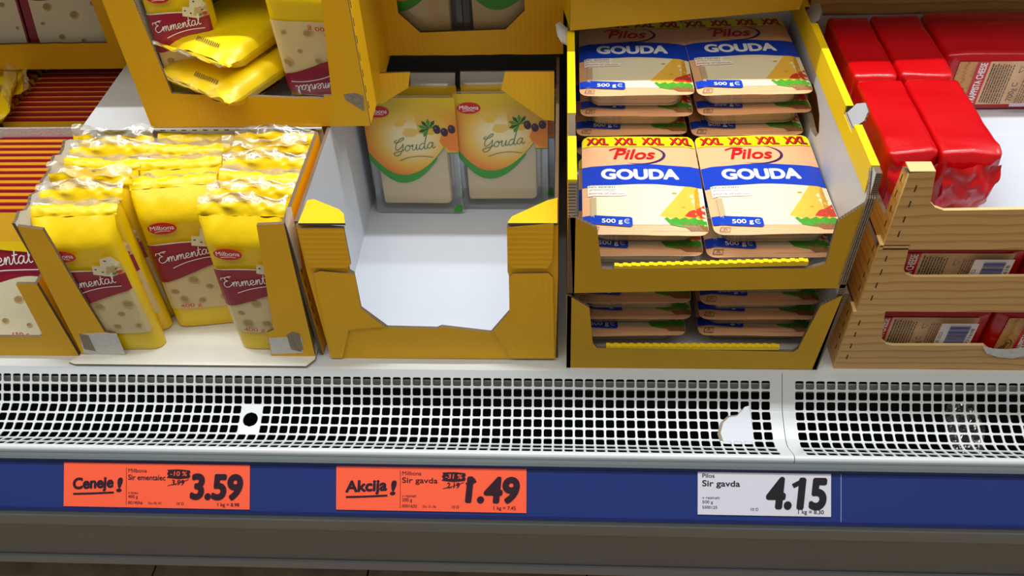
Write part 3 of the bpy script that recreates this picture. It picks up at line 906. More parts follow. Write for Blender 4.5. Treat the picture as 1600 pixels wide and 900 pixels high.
    p.text('source of calcium', U(.055), V_(.356), V_(.017), REDP, width=W*.295, shear=.1)
    p.band(U(.07), U(.115), V_(.13), V_(.32), pm('tub_wall_shade', (196, 176, 134), .4), 2, 4)
    p.poly([(U(.002), V_(.075)), (U(.385), V_(.055)), (U(.40), V_(.065)), (U(.40), V_(.125)), (U(.385), V_(.135)), (U(.002), V_(.155))], BLUEP)
    p.text('500 g', U(.155), V_(.083), V_(.034), WHITEP, width=W*.165, bold=.02)
    p.ring(U(.36), V_(.098), .0028, .0036, 50, 310, WHITEP); p.band(U(.345), U(.372), V_(.097), V_(.100), WHITEP, 1, 1)
    p.stroke([(U(.045), V_(.02)), (U(.12), V_(.016)), (U(.135), V_(.048)), (U(.06), V_(.050)), (U(.045), V_(.02))], .0008, INKB, False)
    p.stroke([(U(.075), V_(.028)), (U(.09), V_(.042)), (U(.105), V_(.028))], .0008, INKB, False)
    p.build('printed_lid', lid)
    return t

# ---- orange sleeve gouda pack standing: x across, z up, front faces -y
MW, MH, MT = 0.130, 0.196, 0.016
def sleeve_pack(label):
    t = thing('gouda_slice_pack', label, 'cheese pack', group='orange-sleeve gouda packs')
    c = MB(); r = 0.012
    x0, x1, z0, z1 = -MW/2+.013, MW/2-.017, .018, MH-.02
    for k in range(6):
        j = .0005*((k*7) % 3-1)
        ring = []
        for cx, cz, a0 in ((x1-r, z1-r, 0), (x0+r, z1-r, 90), (x0+.003, z0+.003, 180), (x1-r*.5, z0+r*.5, 270)):
            rr_ = {0: r, 90: r, 180: .003, 270: r*.5}[a0]
            for q in range(5):
                a = math.radians(a0+22.5*q); ring.append((cx+rr_*math.cos(a)+j, cz+rr_*math.sin(a)+.0006*math.sin(q+k)))
        c.slab(ring, (0, .0022+.0021*k, 0), (1, 0, 0), (0, 0, 1), .0018, CHEESE3, CHEESE3, CHEESE3)
    c.build('cheese_slices', t)
    b = MB()
    def rect(i, r=0.007):
        ring = []
        for cx, cz, a0 in ((MW/2-i-r, MH-i-r, 0), (-MW/2+i+r, MH-i-r, 90), (-MW/2+i+r, i+r, 180), (MW/2-i-r, i+r, 270)):
            for q in range(5):
                a = math.radians(a0+22.5*q); ring.append((cx+r*math.cos(a), cz+r*math.sin(a)))
        return ring
    levels = [(0.0, 0.0), (0.0, 0.0010), (0.008, 0.0016), (0.0115, MT)]
    pts = [(p[0], y, p[1]) for i, y in levels for p in rect(i)]; n = 20
    fs = [(k*n+i, k*n+(i+1) % n, (k+1)*n+(i+1) % n, (k+1)*n+i) for k in range(3) for i in range(n)]
    b.add(pts, fs+[tuple(range(3*n, 4*n))], FILM_T)
    b.add([(p[0], -0.0001, p[1]) for p in rect(0.0)], [tuple(range(n))], FILM)
    b.build('clear_tray', t)
    p = Print(lambda u, v, l: Vector((u, -l, v)), MW, MH, -MW/2, 0); p.base = .0003
    U = lambda a: (a-.5)*MW
    V_ = lambda a: a*MH
    # flap shape of the sleeve: a bowl on the left, a small lobe at the right
    def lo(u):
        a = u/MW+.5
        if a < .86: return V_(.352+1.02*(a-.36)**2*(1.0 if a > .36 else 1.5))
        return V_(max(.545, .575-.3*math.sqrt(max(0, .018-(a-.92)**2))))
    glo = lambda u: lo(u)-V_(max(0, .075*(1-((u/MW+.5)-.25)**2/.40)))
    p.band(U(.0), U(.76), glo, lo, GRN, 22, 2)
    p.band(U(.72), U(1), lambda u: lo(u)-.0018, lo, GRN, 14, 1)
    p.band(U(.0), U(1), lo, V_(.985), GOUDAP, 40, 12)
    p.poly([(U(.83), V_(.60)), (U(.80), V_(.64)), (U(.85), V_(.73)), (U(.99), V_(.76)), (U(.99), V_(.57)), (U(.92), V_(.555))], ORP)
    # soft cheese curls
    p.poly([(U(.58), V_(.70)), (U(.56), V_(.85)), (U(.66), V_(.86)), (U(.82), V_(.82)), (U(.93), V_(.74)), (U(.72), V_(.69))], pm('cheese_curl_print', (232, 182, 70), .4))
    p.poly([(U(.31), V_(.78)), (U(.42), V_(.83)), (U(.47), V_(.81)), (U(.42), V_(.76)), (U(.36), V_(.755))], WEDGE)
    p.poly([(U(.40), V_(.70)), (U(.44), V_(.745)), (U(.56), V_(.74)), (U(.60), V_(.71)), (U(.52), V_(.675)), (U(.44), V_(.675))], pm('cheese_curl_print2', (238, 196, 96), .4))
    for k in range(7):
        a = math.radians(20+45*k*.8); cx, cz = U(.70), V_(.742)
        p.poly([(cx, cz), (cx+.011*math.cos(a-.25), cz+.011*math.sin(a-.25)), (cx+.016*math.cos(a), cz+.016*math.sin(a)), (cx+.011*math.cos(a+.25), cz+.011*math.sin(a+.25))], GRND if k % 2 else GRN)
    for cu, cv in ((.785, .735), (.865, .715), (.945, .738)):
        p.ellipse(U(cu), V_(cv), .0052, .0068, PURP, .15)
        p.ellipse(U(cu)-.0016, V_(cv)+.0025, .0012, .0018, pm('grape_glint_print', (128, 90, 116), .3), 0, 8)
    milbona(p, U(.165), V_(.875), .0165, .0088)
    p.script('Gouda', U(.30), V_(.545), 0.0092, .0009, SCRG, .25, math.radians(8), 1.35)
    p.stroke([(U(.34), V_(.475)), (U(.46), V_(.505)), (U(.60), V_(.515)), (U(.72), V_(.505))], .0008, SCRG)
    p.build('printed_sleeve', t)
    g = MB()
    g.slab([(U(.89), V_(.015)), (U(.985), V_(.02)), (U(.985), V_(.075)), (U(.93), V_(.085)), (U(.90), V_(.05))], (0, -.0004, 0), (1, 0, 0), (0, 0, 1), .0003, GRN, GRN, GRN)
    g.build('peel_corner', t)
    return t

# ---- thin 150 g pack standing on edge: x across, z up, front faces -y
TW, TH, TT = 0.128, 0.188, 0.0118
def thin_pack(label):
    t = thing('emmental_slice_pack', label, 'cheese pack', group='thin emmental slice packs')
    def rect(i, r=0.010):
        ring = []
        for cx, cz, a0 in ((TW/2-i-r, TH-i-r, 0), (-TW/2+i+r, TH-i-r, 90), (-TW/2+i+r, i+r, 180), (TW/2-i-r, i+r, 270)):
            for q in range(6):
                a = math.radians(a0+18*q); ring.append((cx+r*math.cos(a), cz+r*math.sin(a)))
        return ring
    b = MB()
    b.slab(rect(.003), (0, .0047, 0), (1, 0, 0), (0, 0, 1), .0066, pm('amber_tray', (212, 146, 58), .3), pm('amber_tray', (212, 146, 58)), pm('amber_tray', (212, 146, 58)))
    b.build('amber_tray', t)
    b = MB(); b.slab(rect(0.0), (0, 0, 0), (1, 0, 0), (0, 0, 1), .0045, CRIM, CRIMD, CRIMD); rf = b.build('red_film', t)
    p = Print(lambda u, v, l: Vector((u, -l, v)), TW, TH, -TW/2, 0)
    U = lambda a: (a-.5)*TW
    V_ = lambda a: a*TH
    top = lambda u: V_(.50+.035*math.sin((u/TW)*6))
    p.band(U(.10), U(.98), V_(.07), top, CHEESE2, 18, 2)
    p.poly([(U(0), V_(.02)), (U(.30), V_(.02)), (U(.24), V_(.055)), (U(.12), V_(.10)), (U(.10), V_(.20)), (U(.0), V_(.28))], CRIM)
    r2 = random.Random(12)
    for cu, cv, rr_ in ((.30, .42, .0072), (.58, .36, .0070), (.82, .44, .0045), (.38, .20, .0052), (.80, .12, .0040), (.62, .17, .004), (.92, .27, .003), (.2, .3, .003)):
        p.ellipse(U(cu), V_(cv), rr_, rr_*.8, HOLE2, .3, 14); p.ellipse(U(cu)-.0008, V_(cv)+.0006, rr_*.75, rr_*.55, HOLE1, .3, 14)
    p.band(U(.0), U(1), V_(.755), V_(.985), pm('shaded_yellow_print', (240, 184, 40), .3), 14, 2)  # yellow print toned amber, partly its own, partly shading put into the colour
    p.poly([(U(.1), V_(.77)), (U(.35), V_(.74)), (U(.6), V_(.72)), (U(.97), V_(.70)), (U(.97), V_(.78)), (U(.1), V_(.79))], BAGP)
    p.script('Emmental', U(.10), V_(.585), .0100, .0015, WHITEP, .2, math.radians(6), 1.28)
    p.stroke([(U(.25), V_(.545)), (U(.5), V_(.575)), (U(.9), V_(.585))], .0014, WHITEP)
    p.text('150 g', U(.42), V_(.085), .0052, REDP, width=.022, bold=.01)
    milbona(p, U(.25), V_(.88), .016, .008)
    p.build('printed_front', rf)
    return t

# ---- red wrapped loaf: length along local y, front end at y = 0
LW, LH, LL = 0.088, 0.080, 0.165
def loaf(label, seed, crumple=1.0, print_face=None, L=LL, W=LW, H=LH):
    t = thing('red_cheese_loaf', label, 'cheese loaf', group='red wrapped cheese loaves')
    b = MB()
    N = 22; M = 40
    def ringp(k):
        y = L*k/M
        e0 = min(1, (y+0.0005)/0.009); e1 = min(1, (L-y+0.0005)/0.007)
        e = min(e0, e1); sc = (1-(1-e)**2.6)
        sc = 0.90+0.10*sc
        out = []
        for i in range(4*N):
            a = 2*math.pi*i/(4*N); cc, sn = math.cos(a), math.sin(a)
            pwr = 2/14.0
            x = math.copysign(abs(cc)**pwr, cc)*W/2*sc; z = math.copysign(abs(sn)**pwr, sn)*H/2*sc+H/2
            f = max(0, 1-y/0.045)*crumple
            d = .0014*nz(x+seed, y, z, 26)+.0010*abs(nz(x, y*.6+seed, z, 70))+f*(.0045*nz(x+seed, y*1.2, z, 42)+.0030*abs(nz(x, y+seed, z, 90)))
            zz = z+d
            if zz < 0: zz = 0.0
            out.append((x*(1+d*6), y+f*.006*nz(x, z, seed, 30), zz))
        return out
    R = [ringp(k) for k in range(M+1)]; n = 4*N
    pts = [p for r in R for p in r]
    fs = [(k*n+i, k*n+(i+1) % n, (k+1)*n+(i+1) % n, (k+1)*n+i) for k in range(M) for i in range(n)]
    pts += [(0, -.003*crumple, H/2), (0, L+.001, H/2)]
    fs += [(len(pts)-2, (i+1) % n, i) for i in range(n)]+[(len(pts)-1, M*n+i, M*n+(i+1) % n) for i in range(n)]
    b.add(pts, fs, REDFILM); b.build('wrap_film', t, True)
    if crumple > .3:       # folded end of the wrapper
        c = MB(); NU, NV = 26, 14
        pts = []
        for j in range(NV+1):
            for i in range(NU+1):
                u = -1+2*i/NU; v = j/NV
                x = u*W*.47*(1-.18*v); z = H*(.86-.74*v)
                y = -.004-.009*math.sin(v*math.pi)-.012*abs(nz(u*.8, v*1.6, seed, 1.7))-.0035*nz(u, v, seed, 3.6)-.003*(1-abs(u))
                x += .004*nz(v, u, seed+4, 3); z += .003*nz(v, u, seed+9, 3)
                pts.append((x, y, z))
        q = [(j*(NU+1)+i, (j+1)*(NU+1)+i, (j+1)*(NU+1)+i+1, j*(NU+1)+i+1) for j in range(NV) for i in range(NU)]
        c.add(pts, q, REDFILM); o = c.build('folded_end', t, True)
    if print_face: print_face(t, W, H, L)
    return t

def trappista(p, W, H):
    """label as W x H metres, reading bottom to top on its left side"""
    p.band(0, W, 0, H, LBL, 4, 2)
    p.band(0, W*.16, 0, H, LBLW, 2, 2)
    pilos(p, W*.08, H*.22, H*.34, INKB, INK, math.radians(75))
    p.band(W*.16, W*.27, 0, H, REDP, 2, 2)
    p.text('TRAPPISTA CHEESE', W*.247, H*.03, W*.058, WHITEP, width=H*.94, bold=.02, rot=math.pi/2)
    r = random.Random(5)
    for k in range(9):
        u = W*(.295+.021*k); a = 0.05
        while a < .94:
            l = r.uniform(.03, .10); p.band(u, u+W*.0095, H*a, H*min(.96, a+l), INKB, 1, 1); a += l+.014
    p.text('700g', W*.560, H*.12, W*.050, INKB, width=H*.30, rot=math.pi/2)
    p.ring(W*.535, H*.52, W*.017, W*.024, 130, 410, INKB)
    p.stroke([(W*.53, H*.78), (W*.575, H*.86), (W*.53, H*.93), (W*.53, H*.78)], W*.007, INKB, False)
    for k in range(4):
        u = W*(.595+.018*k); a = .06
        while a < .94:
            l = r.uniform(.03, .08); p.band(u, u+W*.007, H*a, H*min(.95, a+l), INKB, 1, 1); a += l+.016
    p.band(W*.675, W*.985, H*.18, H*.95, BARW, 2, 2)
    p.text('14.08.2022', W*.715, H*.28, W*.030, INK, width=H*.44, rot=math.pi/2)
    v = H*.22
    while v < H*.90:
        w_ = r.choice((.008, .016, .024))*H; p.band(W*.755, W*.925, v, v+w_, INKBL, 1, 1); v += w_+r.choice((.010, .018))*H
    p.text('20771618', W*.965, H*.26, W*.028, INK, width=H*.56, rot=math.pi/2)
    p.band(W*.55, W*.93, H*.02, H*.10, LILAC, 2, 1)
def label_front(dx, lw, lh, z0):
    def f(t, W, H, L):
        p = Print(lambda u, v, l: Vector((dx+u, -.0012-l, z0+v)), lw, lh); trappista(p, lw, lh); p.build('paper_label', t)
    return f

# =================================================================== LEFT: THIN PACK BOXES (A)
def simple_carton(label, x0, x1, y0, y1, z0, h_side, mo=Y_D, cat='carton', group=None, name='display_carton', left_top=None, back_h=None):
    t = thing(name, label, cat, ((x0+x1)/2, (y0+y1)/2, z0), group=group)
    b = MB(); b.box((x0+.004, y0+.004, z0), (x1-.004, y1-.004, z0+.003), WHITE_IN); b.build('base_panel', t, off=t.location)
    side_board('side_panel', t, x1, [(y0+.0043, z0), (y1, z0), (y1, z0+h_side), (y0+.0043, z0+h_side)], .004, 'R', mo)
    side_board('side_panel', t, x0, [(y0+.0043, z0), (y1, z0)]+(left_top or [(y1, z0+h_side), (y0+.0043, z0+h_side)]), .004, 'L', mo)
    bh = back_h or h_side
    board('back_panel', t, [(-(x1-.004), z0), (-(x0+.004), z0), (-(x0+.004), z0+bh), (-(x1-.004), z0+bh)], (0, y1, 0), (-1, 0, 0), (0, 0, 1), .004, mo, WHITE_IN)
    return t
def ordinal(i): return ['frontmost', 'second from the front', 'third from the front', 'fourth from the front', 'fifth from the front', 'sixth from the front', 'seventh from the front', 'eighth from the front', 'ninth from the front', 'tenth from the front', 'eleventh from the front', 'twelfth from the front', 'thirteenth from the front'][i]

AX1 = -0.6225
A = simple_carton('yellow carton of thin emmental packs at the far left, front row', -0.915, AX1, 0.0, 0.238, 0, 0.130)
zA = ony(60, 527, 0).z
pts = [(-0.915, 0), (AX1, 0), (AX1, .130), (AX1-.026, .130)]+[(AX1-.030, zA+.028), (AX1-.032, zA+.004), (AX1-.040, zA), (-0.915, zA)]
front_board('front_panel', A, 0.0, pts, mf=Y_B)
board('white_flap', A, [(-.90, .0), (AX1-.006, 0), (AX1-.006, .034), (-.76, .034), (-.762, .030), (-.90, .030)], (0, .2375, .158), (1, 0, 0), (0, 0, 1), .003, TORN, TORN, TORN)
lean = math.radians(21)
tp0 = thin_pack('thin emmental slice pack, frontmost in the far left carton, red band and holes showing')
tp0.location = (AX1-.0135-TW/2, .0120, .004); tp0.rotation_euler = (-lean, 0, 0)
for i in range(1, 13):
    dup(tp0, (AX1-.0135-TW/2+random.uniform(-.001, .001), .0120+.01295*i, .004), (-lean, 0, 0),
        'thin emmental slice pack on edge in the far left front carton, %s' % ordinal(i))
A1 = simple_carton('yellow carton of thin emmental packs at the far left, second row', -0.915, AX1, 0.242, 0.47, 0, 0.150)
front_board('front_panel', A1, 0.242, [(-0.915, 0), (AX1, 0), (AX1, .14), (-.915, .14)], mf=Y_B)
for xx in ((-.90, -.742), (-.70, AX1-.004)):
    board('white_flap', A1, [(xx[0], .0), (xx[1], 0), (xx[1], .02), (xx[0], .02)], (0, .462, .172), (1, 0, 0), (0, 0, 1), .003, TORN, TORN, TORN)
for c in range(2):
    for i in range(12):
        dup(tp0, (AX1-.0135-TW/2-c*.133+random.uniform(-.001, .001), .2500+.0128*i-.004*c, .004), (-math.radians(3), 0, 0),
            'thin emmental slice pack on edge in the second-row carton, %s column, %s' % (('right', 'left')[c], ordinal(i)))
# box stacked above at the back
A2z = 0.208; A2y = onz(100, 108, A2z).y
A2 = simple_carton('yellow carton of thin emmental packs high at the upper left, behind', -0.915, -.615, A2y, A2y+.23, A2z, .20)
zt = ony(100, 68, A2y).z
front_board('front_panel', A2, A2y, [(-.915, A2z), (-.615, A2z), (-.615, A2z+.20), (-.630, A2z+.20), (-.634, zt)]+jag((-.634, zt), (-.80, zt), 9, .0007, 3)+[(-.915, zt)], mf=Y_B)
for c in range(2):
    for i in range(2):
        dup(tp0, (-.628-TW/2-c*.131, A2y+.010+i*.014, A2z+.0035), (-math.radians(16), 0, math.radians(0)),
            'thin emmental slice pack in the high left carton, %s column, %s' % (('right', 'left')[c], ('front', 'behind the front one')[i]))

# =================================================================== 400 g BAGS: lower box B
BX0, BX1, BY1 = -0.6130, -0.3005, 0.180
Bb = thing('display_carton', 'yellow carton of upright emmental bags, low left, with torn white patches', 'carton', ((BX0+BX1)/2, .09, 0))
wb = MB()
wb.slab([(-.629, -.014), (-.620, -.0172), (-.318, -.0172), (-.309, -.006), (-.309, BY1-.004), (-.613, BY1-.004), (-.613, .004)], (0, 0, .0042), (1, 0, 0), (0, 1, 0), .0030, pm('cream_board', (226, 226, 214), .6, noise_amt=.04), GREY_IN, BROWN_T)
wb.build('base_panel', Bb, off=Bb.location)
def pf(y, *pts): return px_front(y, pts)
# left post
lp = pf(0.0, (133, 560), (27, 353), (67, 358), (120, 447), (164, 518), (178, 521), (196, 559))
lp = [(max(BX0-.004, p[0]), max(.0045, p[1])) for p in lp]
front_board('front_post', Bb, -.0008, lp, mf=Y_B)
def patch(parent, y, pts, mat, name):
    b = MB(); b.slab(pts, (0, y, 0), *XZ, .0004, mat, mat, mat); return b.build(name, parent, off=parent.location)
q = pf(-.0008, (131, 551), (124, 522), (158, 520), (182, 521), (196, 553), (150, 555))
patch(Bb, -.0013, q, TORN, 'torn_patch')
patch(Bb, -.0016, pf(-.0008, (132, 545), (124, 521), (138, 523), (145, 538), (150, 548)), BROWN_T, 'torn_patch')
rpst = pf(0.0, (493, 557), (425, 557), (417, 519), (428, 515), (425, 500), (401, 351), (449, 349))
rpst = [(min(BX1, p[0]), max(.0045, p[1])) for p in rpst]
front_board('front_post', Bb, -.0008, rpst[::-1], mf=Y_B)
patch(Bb, -.0013, pf(-.0008, (425, 553), (420, 528), (448, 527), (462, 520), (472, 528), (474, 551)), TORN, 'torn_patch')
patch(Bb, -.0016, pf(-.0008, (455, 545), (448, 523), (457, 518), (468, 521), (474, 545), (470, 549)), BROWN_T, 'torn_patch')
HB = .222
side_board('side_panel', Bb, BX1, [(.0036, .0045), (BY1, .0045), (BY1, HB), (.0036, HB)], .004, 'R', Y_B)
tl = [(0.0036, HB)]+[(y_, HB+(.004*math.sin(i*1.9)) + (.006 if .09 < y_ < .17 else 0)) for i, y_ in enumerate([.01*k for k in range(1, 18)])]+[(BY1, HB)]
side_board('side_panel', Bb, BX0-.0, [(BY1, .0045)]+[(.0036, .0045)]+tl[:-1]+[(BY1, HB)], .004, 'L', Y_B, GREY_IN)
board('back_panel', Bb, [(-(BX1-.004), .004), (-(BX0+.004), .004), (-(BX0+.004), .205), (-(BX1-.004), .205)], (0, BY1, 0), (-1, 0, 0), (0, 0, 1), .004, Y_B, GREY_IN)
# torn white tab and cut marks on the right side
tab = [(.004, .150), (.012, .147), (.024, .185), (.030, .224), (.018, .232), (.002, .221)]
side_board('torn_tab', Bb, BX1+.0012, tab, .001, 'R', TORN, TORN, BROWN_T)
cm = MB()
for k in range(7):
    z = .05+.022*k
    cm.box((BX1+.0001, .010, z), (BX1+.0004, .0118, z+.012), DARKCUT)
cm.build('perforation', Bb, off=Bb.location)

bagA = bag('emmental_bag', 'x', 1, .75); bagB = bag('emmental_bag', 'x', 2, .45); bagC = bag('emmental_bag', 'x', 3, .95); bagD = bag('emmental_bag', 'x', 4, .30)
bagE = bag('emmental_bag', 'x', 5, .2, BW, .148, .006)
BAGS = [bagA, bagB, bagC, bagD, bagE]; used = set()
def put_bag(k, loc, rot, label, group):
    o = BAGS[k]
    if k not in used:
        used.add(k); o.location = loc; o.rotation_euler = rot; o['label'] = label; o['group'] = group; return o
    return dup(o, loc, rot, label, group)
GB = 'yellow emmental bags in the low carton'
cx = [-.5600, -.4580, -.3560]
rb = random.Random(21)
put_bag(0, (cx[0]+.001, .0190, .0055), (-.02, 0, .03), 'yellow 400 g emmental bag standing at the front left of the low carton', GB)
put_bag(1, (cx[2]-.006, .0210, .0055), (-.03, .0, -.03), 'yellow 400 g emmental bag at the front right of the low carton, clear seal', GB)
put_bag(2, (cx[1]-.002, .0640, .0055), (-.06, .02, .15), 'yellow emmental bag standing further back in the middle, between the two front bags', GB)
for c in range(3):
    for i in range(6):
        if i == 0 and c in (0, 2): continue
        if c == 1 and i < 3: continue
        k = rb.choice((0, 1, 2, 3))
        y = .0210+.0288*i
        rx = -.02 if i < 5 else 0
        if c == 1: y = max(y, .108+.0145*(i-3)*2); y = min(y, .163)
        put_bag(k, (cx[c]+rb.uniform(-.002, .002), y, .0055+rb.uniform(0, .001)), (rx, rb.uniform(-.02, .02), rb.uniform(-.09, .09)),
                'yellow emmental bag in the low carton, %s column, %s' % (('left', 'middle', 'right')[c], ordinal(i if c != 1 else i-2)), GB)

# plain white carton behind B that carries box C
WC = simple_carton('plain white closed carton behind the low emmental carton, under the upper one', -.606, -.2965, .188, .47, 0, .222, WHITE_IN)
front_board('front_panel', WC, .188, [(-.606, 0), (-.2965, 0), (-.2965, .222), (-.606, .222)], mf=GREY_IN)
b = MB(); b.box((-.608, .184, .2222), (-.2965, .472, .2245), GREY_IN)
b.build('lid', WC, off=WC.location)
cm = MB()
for k in range(22):
    cm.box((-.60+.0138*k, .1838, .2226), (-.594+.0138*k, .1840, .2238), DARKCUT)
cm.build('perforation', WC, off=WC.location)

# =================================================================== upper emmental box C
CZ = .2250; cl = onz(237, 199, CZ); cr = onz(579, 205, CZ)
CY0 = .188; CX0, CX1 = ony(237, 199, CY0).x, ony(580, 204, CY0).x
CY1 = CY0+.265; CH = .190
Cc = thing('display_carton', 'yellow open-front carton of tumbled emmental bags, stacked on the white carton', 'carton', ((CX0+CX1)/2, (CY0+CY1)/2, CZ))
b = MB(); b.box((CX0+.004, CY0+.004, CZ), (CX1-.004, CY1-.004, CZ+.003), GREY_IN); b.build('base_panel', Cc, off=Cc.location)
lipL = ony(226, 147, CY0); lipR = ony(556, 154, CY0)
il = ony(207, 0, CY0).x; ir = ony(505, 0, CY0).x; irb = ony(517, 144, CY0).x
ilb = ony(251, 112, CY0)
out = [(CX0, CZ), (CX1, CZ), (CX1, CZ+CH), (ir, CZ+CH), (irb, lipR.z+.004), (irb-.010, lipR.z+.004), (irb-.010, lipR.z)]
out += jag((irb-.010, lipR.z), (ilb.x+.004, lipL.z), 16, .0006, 8)
out += [(ilb.x+.004, lipL.z), (il, CZ+CH), (CX0, CZ+CH)]
front_board('front_panel', Cc, CY0, out, mf=Y_B, mb=GREY_IN)
side_board('side_panel', Cc, CX1, [(CY0+.0043, CZ), (CY1, CZ), (CY1, CZ+CH), (CY0+.0043, CZ+CH)], .004, 'R', Y_B)
side_board('side_panel', Cc, CX0, [(CY0+.0043, CZ), (CY1, CZ), (CY1, CZ+CH), (CY0+.0043, CZ+CH)], .004, 'L', Y_B)
board('back_panel', Cc, [(-(CX1-.004), CZ), (-(CX0+.004), CZ), (-(CX0+.004), CZ+CH), (-(CX1-.004), CZ+CH)], (0, CY1, 0), (-1, 0, 0), (0, 0, 1), .004, Y_B, GREY_IN)
cm = MB()
for k in range(9):
    cm.box((CX1+.0001, CY0+.008, CZ+.02+.022*k), (CX1+.0004, CY0+.0095, CZ+.03+.022*k), DARKCUT)
cm.build('perforation', Cc, off=Cc.location)
patch(Cc, CY0-.0005, [(CX1-.024, lipR.z-.002), (CX1-.004, lipR.z-.018), (CX1-.002, lipR.z+.004), (CX1-.012, lipR.z+.008), (CX1-.026, lipR.z+.006)], BROWN_T, 'torn_patch')
GC = 'emmental bags in the upper carton'
cw = CX1-CX0
o = put_bag(0, (CX0+.050, CY0+.070, CZ+.0045), (-.06, .0, .06), 'emmental bag standing at the left of the upper carton, red band showing', GC); o.scale = (.86, 1, .84)
put_bag(2, (-.405, CY0+.230, CZ+.0045), (-.06, 0, 0), 'emmental bag standing at the back of the upper carton, behind the lying bags', GC)
put_bag(4, (-.298, CY0+.044, CZ+.005+.155), (math.pi-.06, .0, math.pi-.10), 'emmental bag standing upside down at the right of the upper carton', GC)
def lay_bag(k, top, rz, tilt, sc, label):
    R_ = Matrix.Rotation(rz, 3, 'Z') @ Matrix.Rotation(math.pi/2+tilt, 3, 'X')
    loc = Vector(top)-R_ @ Vector((0, 0, BH*sc[2]))
    o = put_bag(k, loc, (math.pi/2+tilt, 0, rz), label, GC); o.scale = sc
lay_bag(1, (-.452, CY0+.010, .2690), -.56, .05, (1.36, 1.25, .95), 'emmental bag lying in the upper carton, lower one, crimped end forward')
lay_bag(3, (-.446, CY0+.034, .3040), -.52, .06, (1.25, 1.2, .95), 'emmental bag lying in the upper carton, on top of the other')
# two bags lying on the thin packs at the far left
put_bag(0, (-.955, .235, .196), (math.pi/2, 0, math.radians(108)), 'emmental bag lying on the thin packs at the left edge, nearer one', 'bags lying on the thin packs')
put_bag(3, (-.975, .285, .196), (math.pi/2, 0, math.radians(110)), 'emmental bag lying on the thin packs at the left edge, farther one', 'bags lying on the thin packs')

# =================================================================== CENTRE: open gouda carton D
DX0, DX1, DY1 = -0.2900, 0.0000, 0.352
HD = .224
Dd = thing('display_carton', 'yellow carton with white inside and U-shaped front, nearly empty, two gouda packs left', 'carton', ((DX0+DX1)/2, .17, 0))
b = MB(); b.box((DX0+.004, .004, 0), (DX1-.004, DY1-.004, .003), WHITE_IN); b.build('base_panel', Dd, off=Dd.location)
o_ = pf(0.0, (515, 561), (868, 561), (872, 430), (872, 352), (792, 354), (793, 425), (795, 430), (796, 487), (767, 520), (690, 511), (683, 514), (605, 512), (564, 482), (553, 428), (546, 424), (537, 357), (462, 352), (478, 420))
o_ = [(min(DX1, max(DX0, x)), max(0, z)) for x, z in o_]
front_board('front_panel', Dd, 0.0, o_, mf=Y_D)
# folded corner flaps in front of the posts (upper pair, lower pair), flutes running across
def flap(name, pts, y, mat=Y_DH, th=.003): return front_board(name, Dd, y, pts, th, mat, mat)
fl1 = pf(-.0035, (464, 357), (537, 357), (548, 413), (541, 419), (487, 418), (478, 408))
flap('corner_flap', fl1, -.0035)
fl2 = pf(-.0035, (792, 355), (865, 349), (863, 408), (855, 419), (801, 419), (793, 411))
flap('corner_flap', fl2, -.0035)
fl3 = pf(-.0025, (490, 427), (500, 424), (548, 428), (554, 430), (564, 482), (600, 511), (545, 516), (535, 560), (517, 560))
flap('lower_flap', [(max(x, DX0), max(.0005, z)) for x, z in fl3], -.0022, Y_D, .002)
fl4 = pf(-.0025, (796, 434), (801, 428), (857, 427), (864, 434), (866, 560), (800, 560), (770, 518), (796, 487))
flap('lower_flap', [(x, max(.0005, z)) for x, z in fl4], -.0022, Y_D, .002)
# slanting top flaps folded back along the walls
zf = ony(464, 354, 0).z
tz = HD+.0005
def topflap(pts, mat=Y_DH):
    b = MB(); b.slab(pts, (0, 0, tz+.003), (1, 0, 0), (0, 1, 0), .003, mat, WHITE_IN, BROWN); return b.build('top_flap', Dd, off=Dd.location)
q1 = [(lambda v: (v.x, v.y))(onz(a, b_, tz+.003)) for a, b_ in ((463, 356), (537, 356), (537, 334), (530, 327), (490, 311), (480, 313))]
topflap([(max(DX0, p[0]), max(-.003, p[1])) for p in q1])
q2 = [(lambda v: (v.x, v.y))(onz(a, b_, tz+.003)) for a, b_ in ((793, 355), (871, 350), (871, 309), (855, 313), (800, 338), (794, 346))]
topflap([(min(DX1, p[0]), max(-.003, p[1])) for p in q2])
side_board('side_panel', Dd, DX0, [(.0043, 0), (DY1, 0), (DY1, HD), (.0043, HD)], .004, 'L', Y_D, WHITE_IN)
side_board('side_panel', Dd, DX1, [(.0043, 0), (DY1, 0), (DY1, HD), (.0043, HD)], .004, 'R', Y_D, WHITE_IN)
board('back_panel', Dd, [(-(DX1-.004), 0), (-(DX0+.004), 0), (-(DX0+.004), .17), (-(DX1-.004), .17)], (0, DY1, 0), (-1, 0, 0), (0, 0, 1), .004, Y_D, GREY_IN)
YB = .281
front_board('rear_corner_flap', Dd, YB, pf(YB, (783, 140), (849, 187), (866, 189), (866, 112), (789, 112)), .003, Y_D, Y_D)
front_board('rear_corner_flap', Dd, YB, pf(YB, (597, 162), (638, 137), (641, 113), (585, 115), (575, 165)), .003, Y_D, Y_D)
for a in ((641, 128, 711, 114), (719, 128, 792, 112)):
    front_board('rear_flap', Dd, .344, pf(.344, (a[0], a[1]+8), (a[2], a[1]+8), (a[2], a[3]), (a[0], a[3])), .003, GREY_IN, GREY_IN)

